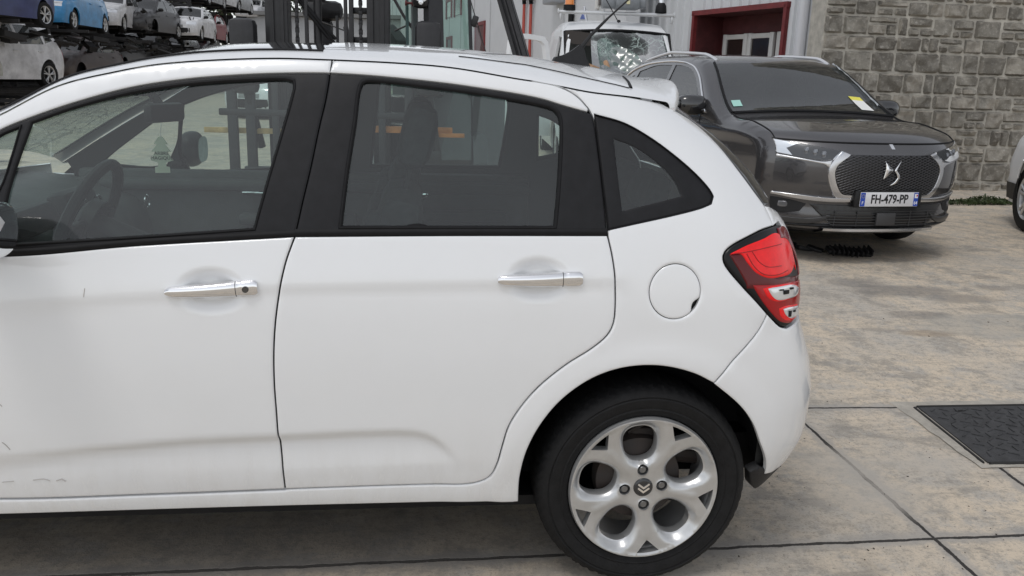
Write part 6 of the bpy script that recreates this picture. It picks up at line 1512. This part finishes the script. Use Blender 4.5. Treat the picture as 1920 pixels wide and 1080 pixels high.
# open side door of the van
b = MB(); dp = [(0, 0), (.0, .95), (.10, 1.08), (.45, 1.12), (.95, .95), (1.05, .3), (1.05, 0)]
def vdoor(o, w): 
    q = crv([(x, z) for x, z in dp], True, .05, 50); return q
outer_ = crv([(0, .3), (0, 1.15), (.12, 1.62), (.22, 1.70), (.75, 1.72), (1.0, 1.62), (1.05, 1.2), (1.05, .3)], True, .05, 30); hole_ = crv([(.10, 1.2), (.20, 1.58), (.28, 1.63), (.74, 1.65), (.93, 1.57), (.96, 1.2)], True, .05, 30)
g = panelgeo(outer_, [hole_], surf=lambda u, z, o: np.stack([np.asarray(u)*-.20+1.1, .95+np.asarray(u)*.62, np.asarray(z)*1.0+.14+0*u-o*0], -1)+np.array([.02, .05, 0])*(np.asarray(o)[..., None] if np.ndim(o) else o)*10, off=0, thick=.10, roll=0, step=.15)
b.add(*g); b.build('side_door', VANP, van, smooth=False)
# ================================================================ SCRAP CAR RACKS
def paint(n, c, r=.35): return mat(n, c, r, coat=.4, noise=(4, .25))
PBLK = paint('scrap_black', (.022, .022, .024)); PBRN = paint('scrap_brown', (.062, .046, .044)); PNAV = paint('scrap_navy', (.035, .050, .14)); PCYN = paint('scrap_cyan', (.035, .24, .50)); PBLU = paint('scrap_blue', (.05, .16, .36)); PWHT = paint('scrap_white', (.62, .62, .63)); PRED = paint('scrap_red', (.22, .018, .022)); PSLV = paint('scrap_silver', (.30, .31, .32)); PDRK = paint('scrap_charcoal', (.035, .034, .036))
MESSM = mat('crushed_metal', (.055, .052, .050), .6, metal=.3, noise=(9, .6, (.01, .01, .01)))
def mess(name, par, c, d, n, m, seed=1, ss=(.06, .28)):
    r = random.Random(seed); b = MB()
    for i in range(n):
        p = [c[k]+r.uniform(-d[k], d[k])/2 for k in range(3)]; s = r.uniform(*ss)
        if i % 3 == 0: b.tube([p, (p[0]+r.uniform(-s, s), p[1]+r.uniform(-s, s), p[2]+r.uniform(-s, s)*.6), (p[0]+r.uniform(-s, s), p[1]+r.uniform(-s, s), p[2]-r.uniform(0, s))], r.uniform(.008, .025), 5)
        else: b.box(p, (s, s*r.uniform(.2, .9), s*r.uniform(.05, .5)), rot=(r.uniform(0, 3), r.uniform(0, 3), r.uniform(0, 3)), bev=s*.06)
    return b.build(name, m, par, sharp=20)
GRPR = 'wrecked cars stacked on the racks'
sgl = GL_DARK
def place(px, py, ppm, th, spec, pm, label, name='scrap_car', anchor=.8, miss=(), **kw):
    "put a car so that its image-right front tyre's foot sits at the pixel; th = how far it is turned from facing us"
    d = 1555.4/ppm; p = atD(px, py, d); v = CX[:2]-p[:2]; va = math.atan2(v[1], v[0])      # direction towards the camera
    hd = va-R_(th)                                                                       # heading of the nose, swung to the left of the picture
    rz = hd-pi; c_, s_ = cos(rz), sin(rz); W_ = spec['W']-.08; lx, ly = spec['wheels'][0], -W_        # anchor: left front wheel
    if anchor == 'rear': lx = spec['wheels'][1]
    pos_ = (p[0]-(c_*lx-s_*ly), p[1]-(s_*lx+c_*ly), p[2])
    t, D_ = gen_car(name, dict(spec, **kw), pm, pos_, rz, label, 'car', GRPR, missing=miss)
    return t, D_, pos_, rz
RK = []
H2 = dict(HATCH, glassmat=glassmat('dusty_scrap_glass', (.30, .33, .33), dust_haze=.10))
S2_ = dict(SUVS, glassmat=H2['glassmat'])
FR = 'nohead'
# upper deck
t, *_ = place(86, 53, 79, 34, H2, PNAV, 'dark navy blue wreck at the left end of the upper rack, its crumpled flank showing', anchor='rear'); RK.append(_)
t, *_ = place(139, 58, 66, 20, H2, PCYN, 'bright blue hatchback with a pale cyan bumper on the upper rack'); RK.append(_)
t, *_ = place(233, 60, 52, 14, H2, PWHT, 'white hatchback with intact headlight on the upper rack between blue and dark cars'); RK.append(_)
t, *_ = place(288, 68, 49, 22, H2, PDRK, 'charcoal hatchback with its front corner torn off on the upper rack', miss=((.80, -1), FR)); mess('torn_front', t, (.35, -.35, .55), (.9, 1.0, .7), 60, MESSM, 5); RK.append(_)
t, *_ = place(378, 77, 44, 12, dict(SEDAN, glassmat=H2['glassmat']), PWHT, 'white car facing forward with popped bonnet and black grille on the upper rack'); mess('bonnet_gap', t, (.30, 0, .86), (.3, 1.3, .05), 14, PBLK, 8, (.05, .2)); RK.append(_)
t, *_ = place(402, 80, 37, 14, H2, PRED, 'dark red car on the upper rack, right of the white car'); RK.append(_)
t, *_ = place(427, 82, 34, 16, H2, PSLV, 'silver and black crushed car at the far end of the upper rack', miss=((.80, -1), FR)); mess('crushed_front', t, (.4, 0, .7), (1.0, 1.5, .8), 50, MESSM, 6); RK.append(_)
# lower deck
t, *_ = place(94, 166, 72, 36, S2_, PWHT, 'white SUV with burst airbag and missing front on the lower rack', anchor='rear', miss=((.92, -1), FR)); mess('missing_front', t, (.45, 0, .62), (1.2, 1.7, .9), 110, MESSM, 2)
b = MB(); r_ = random.Random(3); G = [[(1.4+.07*i, -.93-.03*r_.random()-.03*sin(j), 1.0+.62*(j/7)-.03*r_.random()) for j in range(8)] for i in range(9)]; b.grid(np.array(G)); b.build('airbag_sheet', mat('airbag_film', (.42, .42, .42), .4, noise=(6, .4)), t, sharp=180)
b = MB(); b.grid(np.array([[(1.15+.12*i, -.95-.05*r_.random(), .35+.62*j/5-.05*r_.random()) for j in range(6)] for i in range(6)])); b.build('crumpled_wing', mat('dirty_white', (.48, .47, .42), .5, noise=(7, .3)), t, sharp=180)
t, *_ = place(150, 155, 58, 30, H2, PBRN, 'dark brown hatchback with crushed front wing on the lower rack', miss=((.80, -1), FR)); mess('missing_front', t, (.35, 0, .55), (.9, 1.5, .7), 60, MESSM, 12)
t, *_ = place(232, 140, 50, 22, H2, PBLK, 'black estate with bright windows on the lower rack, behind the brown hatchback', miss=((.80, -1), FR)); mess('missing_front', t, (.35, 0, .6), (.9, 1.5, .7), 60, MESSM, 13)
t, *_ = place(290, 130, 45, 18, H2, PDRK, 'small charcoal car on the lower rack, right of the black estate', miss=(FR,))
t, *_ = place(340, 124, 41, 20, H2, PBLK, 'black car with a torn pale panel on the lower rack', miss=(FR,)); b = MB(); b.prism([(.9, .8), (1.35, 1.5), (1.6, 1.0), (1.5, .8)], -.93, -.90, 'y'); b.build('torn_panel', PSLV, t, smooth=False)
t, *_ = place(388, 120, 38, 16, H2, PDRK, 'dark car at the far end of the lower rack, just above the hatchback roof', miss=(FR,))
# top deck (only its far end is in the picture)
for (px, py, ppm, pm, lb) in [(392, 10, 40, PSLV, 'silver car cut by the top of the photo, first on the top rack'), (420, 14, 36, PWHT, 'white car front cut by the top of the photo, on the top rack'), (448, 22, 34, PSLV, 'grey crushed car on the top rack, left of the small white one'), (488, 38, 27, PWHT, 'small white car at the far end of the top rack beside the trees')]:
    t, *_ = place(px, py, ppm, 16, H2, pm, lb, miss=(FR,) if ppm < 40 else ())
    if ppm in (34, 36): mess('crushed_front', t, (.4, 0, .7), (.8, 1.5, .7), 40, MESSM, 60+px)
# the steel frame that carries them
STL = mat('rack_steel', (.020, .019, .019), .7, metal=.2, noise=(6, .4))
rk = thing('car_rack', tuple(atD(90, 300, 26)[:2])+(0,), 'tall black steel rack holding rows of wrecked cars behind the hatchback', 'rack'); O_ = np.array(rk.location)
P1, P2 = atD(-60, 60, 15.5), atD(470, 88, 52); P1[2] = P2[2] = 0; u_ = (P2-P1); Lr_ = np.hypot(*u_[:2]); u_ /= Lr_; v_ = np.array([-u_[1], u_[0], 0])
Mr = Matrix(((u_[0], v_[0], 0, P1[0]-O_[0]), (u_[1], v_[1], 0, P1[1]-O_[1]), (0, 0, 1, 0), (0, 0, 0, 1)))
b = MB()
for z in (.62, 2.38, 4.35):
    b.box((Lr_/2, 5.6, z), (Lr_, .12, .14))
    for x in np.arange(1., Lr_, 2.4): b.box((x, 3.0, z), (.08, 5.3, .08))
b.xf(Mr).build('beam', STL, rk, smooth=False); 
for x in np.arange(9., Lr_+.1, 7.4):
    b = MB(); b.box((x, 5.6, 3.0), (.14, .14, 6.2)); b.box((x, .30 if x > 30 else 5.5, 3.0), (.12, .12, 6.2)); b.xf(Mr).build('post', STL, rk, smooth=False)
RNG_ = random.Random(77)
for z in (.50, 2.25, 4.2):
    b = MB()
    for i in range(420):
        x = RNG_.uniform(2, Lr_); s = RNG_.uniform(.05, .30); b.box((x, RNG_.uniform(.3, 3.4), z+RNG_.uniform(-.26, .10)), (s*2, s*RNG_.uniform(.2, 1), s*RNG_.uniform(.1, .6)), rot=(RNG_.uniform(-.3, .3), RNG_.uniform(-.3, .3), RNG_.uniform(0, 3)))
    o_ = b.xf(Mr).build('underside_scrap', STL, rk, smooth=False); o_['kind'] = 'stuff'
b = MB(); b.box((Lr_/2, 6.2, 3.1), (Lr_+6, .1, 6.4)); b.xf(Mr).build('shade_backdrop', mat('backdrop_shade', (.014, .014, .014), .9, noise=(2, .5)), rk, smooth=False)  # added dark sheet, stands in for the shaded depth behind the cars
# distant yard: a white car and bollards seen through the hatchback's windows
pp = gpt(478, 232); gen_car('distant_car', dict(HATCH), WHITE, (pp[0]-.3, pp[1]+1.2, pp[2]), R_(70), 'small white hatchback parked far back, seen through the front door window', 'car')
